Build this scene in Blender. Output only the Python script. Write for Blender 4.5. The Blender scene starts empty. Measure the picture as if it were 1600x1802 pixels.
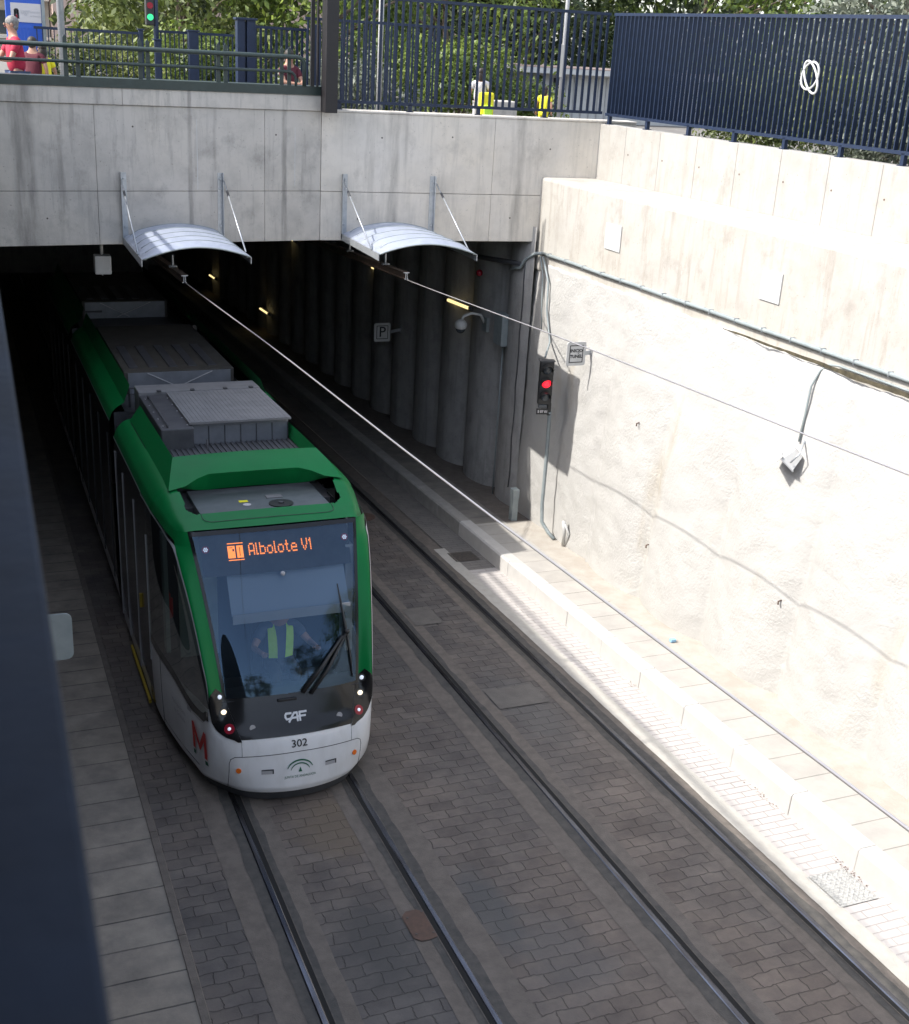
import bpy, bmesh, math, random
from mathutils import Vector, Matrix, noise
random.seed(7)
R=math.radians
scene=bpy.context.scene
COL=scene.collection
# ------------------------------------------------------------------ camera
cd=bpy.data.cameras.new('camera'); cam=bpy.data.objects.new('camera',cd); COL.objects.link(cam); scene.camera=cam
FPX=2119.98; YAW=-0.3974; PIT=0.36767; ROL=0.05944; SL=0.05802
cy,sy,cp,sp,cr,sr=math.cos(YAW),math.sin(YAW),math.cos(PIT),math.sin(PIT),math.cos(ROL),math.sin(ROL)
fw=Vector((-sy*cp,cy*cp,-sp)); r0=Vector((cy,sy,0)); u0=r0.cross(fw)
rt=cr*r0+sr*u0; up=-sr*r0+cr*u0
cam.matrix_world=Matrix(((rt.x,up.x,-fw.x,0),(rt.y,up.y,-fw.y,0),(rt.z,up.z,-fw.z,7.75),(0,0,0,1)))
cd.sensor_fit='HORIZONTAL'; cd.sensor_width=36; cd.lens=FPX/1600*36
cd.clip_start=0.05; cd.clip_end=3000
cd.dof.use_dof=True; cd.dof.focus_distance=17; cd.dof.aperture_fstop=11
# ------------------------------------------------------------------ light
SUND=Vector((1,-0.085,-1.06)).normalized()      # travel direction
el=math.asin(-SUND.z); az=math.atan2(-SUND.x,-SUND.y)   # azimuth of the sun from +Y towards +X
W=bpy.data.worlds.new('World'); scene.world=W; W.use_nodes=True
nt=W.node_tree; bg=nt.nodes['Background']
sky=nt.nodes.new('ShaderNodeTexSky'); sky.sky_type='NISHITA'; sky.sun_disc=False
sky.sun_elevation=el; sky.sun_rotation=az; sky.air_density=1.0; sky.dust_density=2.0; sky.ozone_density=1.0
hs=nt.nodes.new('ShaderNodeHueSaturation'); hs.inputs['Saturation'].default_value=.6; nt.links.new(sky.outputs[0],hs.inputs['Color']); nt.links.new(hs.outputs[0],bg.inputs[0]); bg.inputs[1].default_value=0.15
sl=bpy.data.lights.new('sun','SUN'); so=bpy.data.objects.new('sun',sl); COL.objects.link(so)
sl.energy=2.2; sl.angle=R(0.53); sl.color=(1,0.965,0.91)
so.rotation_euler=(-SUND).to_track_quat('Z','Y').to_euler()
so.location=(-20,0,30)
scene.view_settings.view_transform='Standard'; scene.view_settings.look='None'
scene.view_settings.exposure=1.62; scene.view_settings.gamma=1
scene.cycles.max_bounces=8; scene.cycles.transparent_max_bounces=16
scene.cycles.sample_clamp_indirect=6
# ------------------------------------------------------------------ materials
def mat(name,col,rough=.6,metal=0,col2=None,scale=6,bump=0,bscale=None,stretch=None,spec=.5,detail=6,emit=None,estr=0,coat=0,contrast=(.35,.65)):
    m=bpy.data.materials.new(name); m.use_nodes=True; n=m.node_tree.nodes; l=m.node_tree.links
    p=n['Principled BSDF']; p.inputs['Base Color'].default_value=(*col,1); p.inputs['Roughness'].default_value=rough
    p.inputs['Metallic'].default_value=metal; p.inputs['Specular IOR Level'].default_value=spec
    if coat: p.inputs['Coat Weight'].default_value=coat; p.inputs['Coat Roughness'].default_value=.05
    if emit: p.inputs['Emission Color'].default_value=(*emit,1); p.inputs['Emission Strength'].default_value=estr
    if col2 or bump:
        tc=n.new('ShaderNodeTexCoord'); mp=n.new('ShaderNodeMapping'); l.new(tc.outputs['Object'],mp.inputs[0])
        if stretch: mp.inputs['Scale'].default_value=stretch
    if col2:
        nz=n.new('ShaderNodeTexNoise'); nz.inputs['Scale'].default_value=scale; nz.inputs['Detail'].default_value=detail; nz.inputs['Roughness'].default_value=.62
        l.new(mp.outputs[0],nz.inputs['Vector'])
        rp=n.new('ShaderNodeValToRGB'); rp.color_ramp.elements[0].position=contrast[0]; rp.color_ramp.elements[1].position=contrast[1]
        rp.color_ramp.elements[0].color=(*col,1); rp.color_ramp.elements[1].color=(*col2,1)
        l.new(nz.outputs[0],rp.inputs[0]); l.new(rp.outputs[0],p.inputs['Base Color'])
    if bump:
        nb=n.new('ShaderNodeTexNoise'); nb.inputs['Scale'].default_value=bscale or scale*4; nb.inputs['Detail'].default_value=5
        l.new(tc.outputs['Object'],nb.inputs['Vector'])
        b=n.new('ShaderNodeBump'); b.inputs['Distance'].default_value=bump; b.inputs['Strength'].default_value=1
        l.new(nb.outputs[0],b.inputs['Height']); l.new(b.outputs[0],p.inputs['Normal'])
    return m
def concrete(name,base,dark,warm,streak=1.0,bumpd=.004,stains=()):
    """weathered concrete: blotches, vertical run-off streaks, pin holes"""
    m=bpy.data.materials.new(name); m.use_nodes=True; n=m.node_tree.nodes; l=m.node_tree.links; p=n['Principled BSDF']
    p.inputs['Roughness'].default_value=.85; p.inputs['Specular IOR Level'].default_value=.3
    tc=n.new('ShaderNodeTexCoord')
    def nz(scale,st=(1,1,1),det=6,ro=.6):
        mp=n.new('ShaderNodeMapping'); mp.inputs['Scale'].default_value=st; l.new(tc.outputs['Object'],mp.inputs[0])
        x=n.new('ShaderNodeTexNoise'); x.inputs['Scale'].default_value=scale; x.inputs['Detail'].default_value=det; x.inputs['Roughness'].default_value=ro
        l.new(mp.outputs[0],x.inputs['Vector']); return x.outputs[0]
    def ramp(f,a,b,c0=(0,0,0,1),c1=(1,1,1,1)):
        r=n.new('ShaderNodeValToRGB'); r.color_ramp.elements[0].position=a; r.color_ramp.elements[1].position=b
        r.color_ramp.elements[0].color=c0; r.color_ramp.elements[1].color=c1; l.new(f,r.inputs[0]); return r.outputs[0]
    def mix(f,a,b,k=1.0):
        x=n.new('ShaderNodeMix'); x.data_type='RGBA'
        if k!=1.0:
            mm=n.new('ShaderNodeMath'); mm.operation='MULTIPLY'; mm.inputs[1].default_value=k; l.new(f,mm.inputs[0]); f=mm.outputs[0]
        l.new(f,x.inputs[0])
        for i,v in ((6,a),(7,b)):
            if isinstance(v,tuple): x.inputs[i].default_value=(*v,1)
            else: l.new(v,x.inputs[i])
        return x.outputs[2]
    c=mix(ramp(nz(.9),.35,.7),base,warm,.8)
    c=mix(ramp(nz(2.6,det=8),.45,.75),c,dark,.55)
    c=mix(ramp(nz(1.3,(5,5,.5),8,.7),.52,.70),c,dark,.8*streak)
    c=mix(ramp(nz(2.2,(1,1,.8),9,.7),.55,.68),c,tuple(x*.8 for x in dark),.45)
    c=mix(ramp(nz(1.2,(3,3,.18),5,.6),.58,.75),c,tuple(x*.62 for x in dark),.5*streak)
    for sx,sw in stains:
        sp=n.new('ShaderNodeSeparateXYZ'); l.new(tc.outputs['Object'],sp.inputs[0])
        ns=n.new('ShaderNodeMath'); ns.operation='MULTIPLY_ADD'; ns.inputs[1].default_value=sw*1.2; ns.inputs[2].default_value=-sx-sw*.6; l.new(nz(4,(1,1,.5),4),ns.inputs[0])
        d1=n.new('ShaderNodeMath'); d1.operation='ADD'; l.new(sp.outputs[0],d1.inputs[0]); l.new(ns.outputs[0],d1.inputs[1])
        d2=n.new('ShaderNodeMath'); d2.operation='ABSOLUTE'; l.new(d1.outputs[0],d2.inputs[0])
        d3=n.new('ShaderNodeMapRange'); d3.inputs[1].default_value=sw; d3.inputs[2].default_value=sw*.35; l.new(d2.outputs[0],d3.inputs[0])
        d4=n.new('ShaderNodeMath'); d4.operation='MULTIPLY'; l.new(d3.outputs[0],d4.inputs[0]); l.new(ramp(nz(1.5,(5,5,.6),6),.3,.6),d4.inputs[1])
        c=mix(d4.outputs[0],c,tuple(x*.72 for x in dark),.8)
    c=mix(ramp(nz(26,det=3),.66,.72),c,tuple(x*.5 for x in dark),.5)
    c=mix(ramp(nz(60,det=2),.3,.7),c,base,.12)
    l.new(c,p.inputs['Base Color'])
    b=n.new('ShaderNodeBump'); b.inputs['Distance'].default_value=bumpd; l.new(nz(18,det=8,ro=.7),b.inputs['Height']); l.new(b.outputs[0],p.inputs['Normal'])
    return m
def paving(name,c1,c2,mort,bw,rh,ms,stain,distort=.03,bumpd=.012,smooth=.3,offset=.5,bigk=.35,mot=1.0,blobs=()):
    m=bpy.data.materials.new(name); m.use_nodes=True; n=m.node_tree.nodes; l=m.node_tree.links; p=n['Principled BSDF']
    p.inputs['Roughness'].default_value=.7; p.inputs['Specular IOR Level'].default_value=.35
    tc=n.new('ShaderNodeTexCoord')
    def nz(scale,det=4,st=(1,1,1)):
        mp=n.new('ShaderNodeMapping'); mp.inputs['Scale'].default_value=st; l.new(tc.outputs['Object'],mp.inputs[0])
        x=n.new('ShaderNodeTexNoise'); x.inputs['Scale'].default_value=scale; x.inputs['Detail'].default_value=det; x.inputs['Roughness'].default_value=.65; l.new(mp.outputs[0],x.inputs['Vector']); return x
    d=nz(4,3); sub=n.new('ShaderNodeVectorMath'); sub.operation='SUBTRACT'; sub.inputs[1].default_value=(.5,.5,.5); l.new(d.outputs[1],sub.inputs[0])
    sc=n.new('ShaderNodeVectorMath'); sc.operation='SCALE'; sc.inputs['Scale'].default_value=distort*2; l.new(sub.outputs[0],sc.inputs[0])
    ad=n.new('ShaderNodeVectorMath'); ad.operation='ADD'; l.new(tc.outputs['Object'],ad.inputs[0]); l.new(sc.outputs[0],ad.inputs[1])
    b=n.new('ShaderNodeTexBrick'); l.new(ad.outputs[0],b.inputs['Vector']); b.offset=offset
    b.inputs['Color1'].default_value=(*c1,1); b.inputs['Color2'].default_value=(*c2,1); b.inputs['Mortar'].default_value=(*mort,1)
    b.inputs['Scale'].default_value=1; b.inputs['Mortar Size'].default_value=ms; b.inputs['Mortar Smooth'].default_value=smooth; b.inputs['Brick Width'].default_value=bw; b.inputs['Row Height'].default_value=rh
    # broad wear: joints silt up in places, dark oil stains
    w=nz(.7,6); rw=n.new('ShaderNodeValToRGB'); rw.color_ramp.elements[0].position=.42; rw.color_ramp.elements[1].position=.62; l.new(w.outputs[0],rw.inputs[0])
    f=nz(2.3,8); rf=n.new('ShaderNodeValToRGB'); rf.color_ramp.elements[0].position=.3; rf.color_ramp.elements[1].position=.75; rf.color_ramp.elements[0].color=(.62,.62,.64,1); rf.color_ramp.elements[1].color=(1.22,1.2,1.16,1); l.new(f.outputs[0],rf.inputs[0])
    silt=n.new('ShaderNodeMix'); silt.data_type='RGBA'; mm=n.new('ShaderNodeMath'); mm.operation='MULTIPLY'; mm.inputs[1].default_value=.55; l.new(rw.outputs[0],mm.inputs[0]); l.new(mm.outputs[0],silt.inputs[0])
    l.new(b.outputs[0],silt.inputs[6]); silt.inputs[7].default_value=(*stain,1)
    mul=n.new('ShaderNodeMix'); mul.data_type='RGBA'; mul.blend_type='MULTIPLY'; mul.inputs[0].default_value=mot; l.new(silt.outputs[2],mul.inputs[6]); l.new(rf.outputs[0],mul.inputs[7])
    big=nz(.35,5,(1,.55,1)); rb=n.new('ShaderNodeValToRGB'); rb.color_ramp.elements[0].position=.38; rb.color_ramp.elements[1].position=.62; rb.color_ramp.elements[0].color=(.72,.76,.80,1); rb.color_ramp.elements[1].color=(1.12,1.06,1.0,1); l.new(big.outputs[0],rb.inputs[0])
    mu2=n.new('ShaderNodeMix'); mu2.data_type='RGBA'; mu2.blend_type='MULTIPLY'; mu2.inputs[0].default_value=bigk; l.new(mul.outputs[2],mu2.inputs[6]); l.new(rb.outputs[0],mu2.inputs[7]); colo=mu2.outputs[2]
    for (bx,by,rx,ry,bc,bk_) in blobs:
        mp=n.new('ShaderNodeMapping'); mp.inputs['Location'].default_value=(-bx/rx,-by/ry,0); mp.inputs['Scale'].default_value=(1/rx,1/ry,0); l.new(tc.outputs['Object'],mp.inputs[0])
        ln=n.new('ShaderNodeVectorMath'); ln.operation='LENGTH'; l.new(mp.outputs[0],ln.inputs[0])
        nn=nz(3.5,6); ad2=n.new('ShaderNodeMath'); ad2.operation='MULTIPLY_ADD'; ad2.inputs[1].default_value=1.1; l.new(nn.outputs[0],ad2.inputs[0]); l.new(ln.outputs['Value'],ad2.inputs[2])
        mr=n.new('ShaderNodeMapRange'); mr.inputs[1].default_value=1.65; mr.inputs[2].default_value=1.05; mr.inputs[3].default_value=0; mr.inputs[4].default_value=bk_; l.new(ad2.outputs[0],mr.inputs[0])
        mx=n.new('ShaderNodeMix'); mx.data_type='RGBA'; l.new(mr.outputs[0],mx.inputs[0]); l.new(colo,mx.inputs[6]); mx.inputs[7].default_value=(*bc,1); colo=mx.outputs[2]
    l.new(colo,p.inputs['Base Color'])
    g=nz(45,6); h=n.new('ShaderNodeMath'); h.operation='MULTIPLY_ADD'; h.inputs[1].default_value=-1.0; l.new(b.outputs['Fac'],h.inputs[0])
    g2=n.new('ShaderNodeMath'); g2.operation='MULTIPLY'; g2.inputs[1].default_value=.35; l.new(g.outputs[0],g2.inputs[0]); l.new(g2.outputs[0],h.inputs[2])
    bp=n.new('ShaderNodeBump'); bp.inputs['Distance'].default_value=bumpd; l.new(h.outputs[0],bp.inputs['Height']); l.new(bp.outputs[0],p.inputs['Normal'])
    return m
def glass(name,tint,refl=1.6,rough=.0,tintr=(1,1,1),k=1.0):
    m=bpy.data.materials.new(name); m.use_nodes=True; n=m.node_tree.nodes; l=m.node_tree.links
    for x in list(n):
        if x.type!='OUTPUT_MATERIAL': n.remove(x)
    out=[x for x in n if x.type=='OUTPUT_MATERIAL'][0]
    t=n.new('ShaderNodeBsdfTransparent'); t.inputs[0].default_value=(*tint,1)
    g=n.new('ShaderNodeBsdfGlossy'); g.inputs['Roughness'].default_value=rough; g.inputs[0].default_value=(*tintr,1)
    f=n.new('ShaderNodeFresnel'); f.inputs['IOR'].default_value=refl
    x=n.new('ShaderNodeMixShader'); km=n.new('ShaderNodeMath'); km.operation='MULTIPLY'; km.inputs[1].default_value=k; l.new(f.outputs[0],km.inputs[0]); l.new(km.outputs[0],x.inputs[0]); l.new(t.outputs[0],x.inputs[1]); l.new(g.outputs[0],x.inputs[2]); l.new(x.outputs[0],out.inputs[0])
    return m
def leafmat(name,c1,c2,c3):
    m=bpy.data.materials.new(name); m.use_nodes=True; n=m.node_tree.nodes; l=m.node_tree.links; p=n['Principled BSDF']
    tc=n.new('ShaderNodeTexCoord'); nz=n.new('ShaderNodeTexNoise'); nz.inputs['Scale'].default_value=1.1; nz.inputs['Detail'].default_value=9; nz.inputs['Roughness'].default_value=.75; l.new(tc.outputs['Object'],nz.inputs['Vector'])
    r=n.new('ShaderNodeValToRGB'); e=r.color_ramp.elements; e[0].position=.36; e[0].color=(*c1,1); e[1].position=.68; e[1].color=(*c3,1); k=e.new(.52); k.color=(*c2,1)
    l.new(nz.outputs[0],r.inputs[0]); l.new(r.outputs[0],p.inputs['Base Color']); p.inputs['Roughness'].default_value=.5
    out=[x for x in n if x.type=='OUTPUT_MATERIAL'][0]
    tr=n.new('ShaderNodeBsdfTranslucent'); l.new(r.outputs[0],tr.inputs[0]); mx=n.new('ShaderNodeMixShader'); mx.inputs[0].default_value=.25
    l.new(p.outputs[0],mx.inputs[1]); l.new(tr.outputs[0],mx.inputs[2]); l.new(mx.outputs[0],out.inputs[0])
    return m
M={}
M['conc']=concrete('portal_concrete',(.485,.455,.415),(.285,.268,.245),(.53,.49,.43),1.05,stains=((3.62,.05),(5.25,.06),(1.0,.2)))
M['concB']=concrete('portal_concrete_bounce',(.62,.58,.525),(.43,.40,.355),(.65,.59,.50),.9,stains=((7.22,.13),(9.6,.12)))  # paler portal copy: light bounced off the wall put into the colour
M['concR']=concrete('sunny_concrete',(.405,.388,.358),(.30,.268,.23),(.42,.395,.345),1.0)
M['concU']=concrete('board_concrete',(.345,.333,.31),(.26,.24,.21),(.37,.35,.315),.7)
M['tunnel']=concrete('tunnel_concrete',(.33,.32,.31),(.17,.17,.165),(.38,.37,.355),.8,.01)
M['shot']=None
M['voidwall']=concrete('void_shade_wall',(.045,.045,.045),(.03,.03,.03),(.055,.052,.05),.8)  # near-black stand-in for the shade of a void on the left
M['darkpost']=mat('brown_black_post',(.010,.008,.009),.5)
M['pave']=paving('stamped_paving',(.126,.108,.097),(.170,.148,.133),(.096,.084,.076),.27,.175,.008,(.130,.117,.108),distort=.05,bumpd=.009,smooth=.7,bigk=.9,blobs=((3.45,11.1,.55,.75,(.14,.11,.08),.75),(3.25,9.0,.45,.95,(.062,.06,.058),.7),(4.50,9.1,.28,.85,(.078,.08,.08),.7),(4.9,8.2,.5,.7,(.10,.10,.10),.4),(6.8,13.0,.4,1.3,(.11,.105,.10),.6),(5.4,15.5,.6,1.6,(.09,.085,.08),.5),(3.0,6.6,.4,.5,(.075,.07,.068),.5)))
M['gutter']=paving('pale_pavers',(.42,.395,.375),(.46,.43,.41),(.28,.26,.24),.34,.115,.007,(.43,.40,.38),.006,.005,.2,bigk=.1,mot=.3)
M['slab']=paving('pale_slabs',(.37,.352,.32),(.40,.38,.35),(.22,.21,.19),31.0,.52,.008,(.385,.365,.335),.004,.005,.1,0,bigk=.15,mot=.4)
M['slabL']=paving('grey_slabs',(.25,.222,.187),(.285,.255,.215),(.07,.066,.062),31.0,.46,.010,(.31,.275,.235),.006,.008,.1,0)
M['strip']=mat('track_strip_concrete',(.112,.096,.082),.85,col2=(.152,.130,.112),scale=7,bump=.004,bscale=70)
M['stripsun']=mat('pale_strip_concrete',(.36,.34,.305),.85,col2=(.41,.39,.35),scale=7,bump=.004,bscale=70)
M['rubber']=mat('dark_joint_filler',(.05,.048,.045),.8,col2=(.082,.075,.067),scale=9,bump=.003,bscale=60)
M['groove']=mat('rail_groove',(.008,.008,.008),.9)
M['rail']=mat('rail_steel',(.16,.17,.20),.25,.9,col2=(.09,.085,.09),scale=20,stretch=(1,.05,1))
M['kerb']=mat('kerb_concrete',(.42,.405,.385),.8,col2=(.46,.445,.42),scale=5,bump=.003,bscale=60)
M['earth']=mat('pale_mortar',(.34,.305,.26),.9,col2=(.40,.37,.325),scale=3,bump=.01,bscale=30)
M['street']=mat('street_asphalt',(.14,.13,.12),.9,col2=(.19,.18,.165),scale=2,bump=.004,bscale=60)
M['blue']=mat('blue_fence_paint',(.005,.013,.036),.5,col2=(.008,.019,.05),scale=8)
M['bluetop']=mat('blue_rail_paint',(.002,.005,.012),.7,col2=(.0045,.010,.022),scale=7,detail=3,bump=.0015,bscale=35,spec=.25)
M['green']=mat('green_railing_paint',(.022,.034,.030),.45,col2=(.03,.046,.042),scale=8)
M['galv']=mat('galvanised_steel',(.36,.38,.4),.4,.5,col2=(.44,.46,.48),scale=12)
M['sheet']=mat('canopy_sheet',(.30,.33,.40),.35,.2,col2=(.36,.39,.46),scale=5)
M['white']=mat('white_paint',(.52,.52,.51),.45,col2=(.46,.46,.45),scale=6)
M['black']=mat('black_plastic',(.02,.02,.02),.45)
M['rust']=mat('brown_bar',(.13,.085,.06),.6,.3,col2=(.08,.055,.045),scale=9)
M['wire']=mat('contact_wire',(.42,.40,.40),.35,.6)
M['pvc']=mat('grey_conduit',(.25,.28,.28),.55,col2=(.2,.23,.235),scale=6)
M['pvcd']=mat('dark_cable',(.05,.05,.055),.6)
M['tgreen']=mat('tram_green_paint',(.001,.150,.036),.42,col2=(.001,.132,.032),scale=1.5,coat=.05,spec=.18)
M['twhite']=mat('tram_white_paint',(.72,.73,.74),.32,col2=(.56,.56,.55),scale=3.2,coat=.4,stretch=(1,1,.35),contrast=(.48,.85),bump=.0008,bscale=3)
M['tblack']=mat('tram_black_gloss',(.006,.006,.007),.18,coat=.15,spec=.35)
M['tdark']=mat('tram_dark_grey',(.035,.037,.042),.6,col2=(.055,.056,.06),scale=5)
M['tglass']=glass('windshield_glass',(.78,.82,.82),1.75,tintr=(.42,.66,1.0),k=.9)  # blue of the reflected sky put into the reflection tint
M['sglass']=glass('side_glass',(.45,.50,.48),1.4,k=.38)
M['trimw']=mat('silver_trim',(.36,.36,.37),.4)
M['roofl']=mat('roof_light_panel',(.15,.15,.155),.6,col2=(.19,.19,.195),scale=5,bump=.002,bscale=50)
M['roofd']=mat('roof_dark_panel',(.042,.043,.05),.55,col2=(.065,.066,.072),scale=5)
M['roofb']=mat('roof_brown_panel',(.04,.036,.03),.8,col2=(.06,.054,.046),scale=4)
M['roofs']=mat('roof_silver_panel',(.15,.16,.18),.45,.3,col2=(.19,.20,.225),scale=5)
M['trayg']=mat('tray_grey_paint',(.085,.10,.105),.6,col2=(.11,.125,.13),scale=6)
M['orange']=mat('orange_marker',(.75,.16,.01),.4)
M['redlens']=mat('red_lens',(.25,.005,.02),.25)
M['yellow']=mat('yellow_paint',(.35,.25,.02),.5)
M['led']=mat('led_orange',(.3,.1,.02),.5,emit=(1,.24,.03),estr=.62)
M['ledwarm']=mat('lamp_warm',(1,.9,.7),.3,emit=(1,.84,.6),estr=.5)
M['ledcool']=mat('lamp_clear',(.8,.85,.95),.2,emit=(.8,.85,1),estr=.18)
M['sigred']=mat('signal_red',(1,.03,.05),.3,emit=(1,.02,.04),estr=.5)
M['siggreen']=mat('signal_green',(.05,.9,.3),.3,emit=(.05,1,.35),estr=.15)
M['tube']=mat('tunnel_tube',(.8,.75,.55),.5,emit=(1,.78,.35),estr=.45)
M['vest']=mat('hivis_cloth',(.45,.80,.04),.7,col2=(.55,.88,.08),scale=8)
M['shirt']=mat('grey_shirt',(.07,.09,.14),.8)
M['redshirt']=mat('crimson_shirt',(.40,.015,.05),.8,col2=(.3,.01,.035),scale=5)
M['darkred']=mat('maroon_shirt',(.09,.01,.02),.8)
M['yelcloth']=mat('yellow_cloth',(.78,.70,.02),.7)
M['whcloth']=mat('white_cloth',(.5,.48,.48),.8)
M['jeans']=mat('blue_jeans',(.06,.09,.17),.85)
M['skin']=mat('skin',(.36,.19,.13),.55)
M['hair']=mat('dark_hair',(.025,.017,.012),.6)
M['hairg']=mat('grey_hair',(.12,.11,.10),.7,col2=(.25,.24,.23),scale=20)
M['signblue']=mat('totem_blue',(.02,.085,.42),.35)
M['pinkb']=mat('pink_render',(.42,.31,.26),.85,col2=(.46,.35,.30),scale=2)
M['cream']=mat('cream_render',(.5,.47,.42),.85)
M['shutter']=mat('brown_shutter',(.18,.08,.06),.7)
M['bark']=mat('bark',(.10,.075,.05),.9,col2=(.16,.12,.09),scale=6)
M['leafA']=leafmat('leaf_green',(.020,.042,.008),(.115,.165,.022),(.30,.35,.055))
M['leafB']=leafmat('leaf_olive',(.026,.042,.010),(.11,.14,.03),(.30,.31,.09))
M['leafC']=leafmat('leaf_grey',(.07,.09,.06),(.17,.19,.14),(.34,.36,.29))
M['leafD']=leafmat('leaf_dark',(.012,.025,.008),(.035,.055,.015),(.09,.11,.03))
M['red']=mat('red_paint',(.55,.015,.012),.4)
M['iron']=mat('cast_iron',(.07,.065,.06),.6,.3,col2=(.12,.10,.085),scale=20,bump=.004,bscale=60)
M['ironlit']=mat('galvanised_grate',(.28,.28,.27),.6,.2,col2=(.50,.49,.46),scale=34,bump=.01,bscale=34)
M['rustplate']=mat('rusty_cover',(.12,.07,.05),.8,col2=(.08,.052,.04),scale=12)
M['glassw']=mat('dark_window',(.05,.06,.07),.15)
M['bluelit']=mat('blue_litter',(.25,.45,.62),.5)
M['cab']=mat('cab_panel',(.30,.36,.34),.6,col2=(.26,.32,.30),scale=4)
M['cabd']=mat('cab_dark',(.03,.035,.045),.6)
M['blind']=mat('sun_blind',(.30,.34,.40),.7)
M['txt']=mat('text_black',(.01,.01,.012),.5)
M['txtg']=mat('logo_green',(.01,.11,.06),.5)
M['txts']=mat('logo_silver',(.5,.5,.5),.35,.3)
M['txtc']=mat('text_grey',(.38,.38,.4),.5)
# ------------------------------------------------------------------ mesh helpers
def link(o,parent=None):
    COL.objects.link(o)
    if parent: o.parent=parent
    return o
def meshobj(name,vs,fs,m,parent=None,smooth=False):
    me=bpy.data.meshes.new(name); me.from_pydata([tuple(v) for v in vs],[],fs); me.update()
    ms=m if isinstance(m,(list,tuple)) else [m]
    for x in ms: me.materials.append(M[x] if isinstance(x,str) else x)
    if smooth:
        for p in me.polygons: p.use_smooth=True
    return link(bpy.data.objects.new(name,me),parent)
class MB:
    def __init__(s): s.v=[]; s.f=[]
    def add(s,vs,fs):
        o=len(s.v); s.v+= [Vector(v) for v in vs]; s.f+=[tuple(i+o for i in f) for f in fs]; return s
    def box(s,a,b,T=None):
        x0,y0,z0=a; x1,y1,z1=b
        vs=[Vector(p) for p in ((x0,y0,z0),(x1,y0,z0),(x1,y1,z0),(x0,y1,z0),(x0,y0,z1),(x1,y0,z1),(x1,y1,z1),(x0,y1,z1))]
        if T: vs=[T(v) for v in vs]
        return s.add(vs,[(0,3,2,1),(4,5,6,7),(0,1,5,4),(1,2,6,5),(2,3,7,6),(3,0,4,7)])
    def cbox(s,a,b,c=.01,T=None):
        """box with chamfered vertical+horizontal edges via bmesh bevel"""
        bm=bmesh.new(); bmesh.ops.create_cube(bm,size=1)
        for v in bm.verts: v.co=Vector(((a[i]+b[i])/2+v.co[i]*(b[i]-a[i]) for i in range(3)))
        bmesh.ops.bevel(bm,geom=bm.edges[:],offset=c,segments=2,affect='EDGES',profile=.6)
        bm.verts.index_update()
        vs=[T(v.co.copy()) if T else v.co.copy() for v in bm.verts]; fs=[tuple(v.index for v in f.verts) for f in bm.faces]; bm.free()
        return s.add(vs,fs)
    def tube(s,pts,r,n=8,caps=True):
        pts=[Vector(p) for p in pts]; k=len(pts); rs=r if isinstance(r,(list,tuple)) else [r]*k
        rings=[]; prev=None
        for i,p in enumerate(pts):
            t=(pts[min(i+1,k-1)]-pts[max(i-1,0)]).normalized()
            a=prev if prev is not None else (Vector((0,0,1)) if abs(t.z)<.9 else Vector((1,0,0)))
            x=(a-t*a.dot(t)).normalized(); y=t.cross(x); prev=x
            rings.append([p+(x*math.cos(2*math.pi*j/n)+y*math.sin(2*math.pi*j/n))*rs[i] for j in range(n)])
        vs=[v for g in rings for v in g]; fs=[]
        for i in range(k-1):
            for j in range(n): fs.append((i*n+j,i*n+(j+1)%n,(i+1)*n+(j+1)%n,(i+1)*n+j))
        if caps: fs.append(tuple(range(n-1,-1,-1))); fs.append(tuple((k-1)*n+j for j in range(n)))
        return s.add(vs,fs)
    def disc(s,c,nrm,r,h,n=20):
        nrm=Vector(nrm).normalized(); return s.tube([Vector(c),Vector(c)+nrm*h],r,n)
    def sphere(s,c,r,n=12,T=None):
        bm=bmesh.new(); bmesh.ops.create_uvsphere(bm,u_segments=n,v_segments=max(6,n*2//3),radius=1)
        rr=r if isinstance(r,(tuple,list)) else (r,r,r)
        bm.verts.index_update()
        vs=[Vector((c[0]+v.co.x*rr[0],c[1]+v.co.y*rr[1],c[2]+v.co.z*rr[2])) for v in bm.verts]; fs=[tuple(v.index for v in f.verts) for f in bm.faces]; bm.free()
        if T: vs=[T(v) for v in vs]
        return s.add(vs,fs)
    def build(s,name,m,parent=None,smooth=False): return meshobj(name,s.v,s.f,m,parent,smooth)
def tag(o,label=None,cat=None,group=None,kind=None):
    if label: o['label']=label
    if cat: o['category']=cat
    if group: o['group']=group
    if kind: o['kind']=kind
    return o
def empty(name,loc,label=None,cat=None,group=None,rot=(0,0,0)):
    o=bpy.data.objects.new(name,None); o.location=loc; o.rotation_euler=rot; o.empty_display_size=.2; link(o); return tag(o,label,cat,group)
def rel(parent,objs):
    """children were built in world coordinates: keep them there"""
    for o in objs: o.parent=parent; o.matrix_parent_inverse=parent.matrix_basis.inverted()
    return parent
def root_at(name,loc,label,cat,objs,group=None): return rel(empty(name,loc,label,cat,group),objs)
def copytree(root,loc=None,rot=None,label=None):
    c=root.copy(); COL.objects.link(c)
    if loc is not None: c.location=loc
    if rot is not None: c.rotation_euler=rot
    if label: c['label']=label
    def rec(src,dst):
        for ch in [o for o in bpy.data.objects if o.parent==src and o.name in names]:
            d=ch.copy(); COL.objects.link(d); d.parent=dst; d.matrix_parent_inverse=ch.matrix_parent_inverse.copy(); rec(ch,d)
    names={o.name for o in bpy.data.objects}-{c.name}
    rec(root,c); return c
FONT=None
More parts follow.
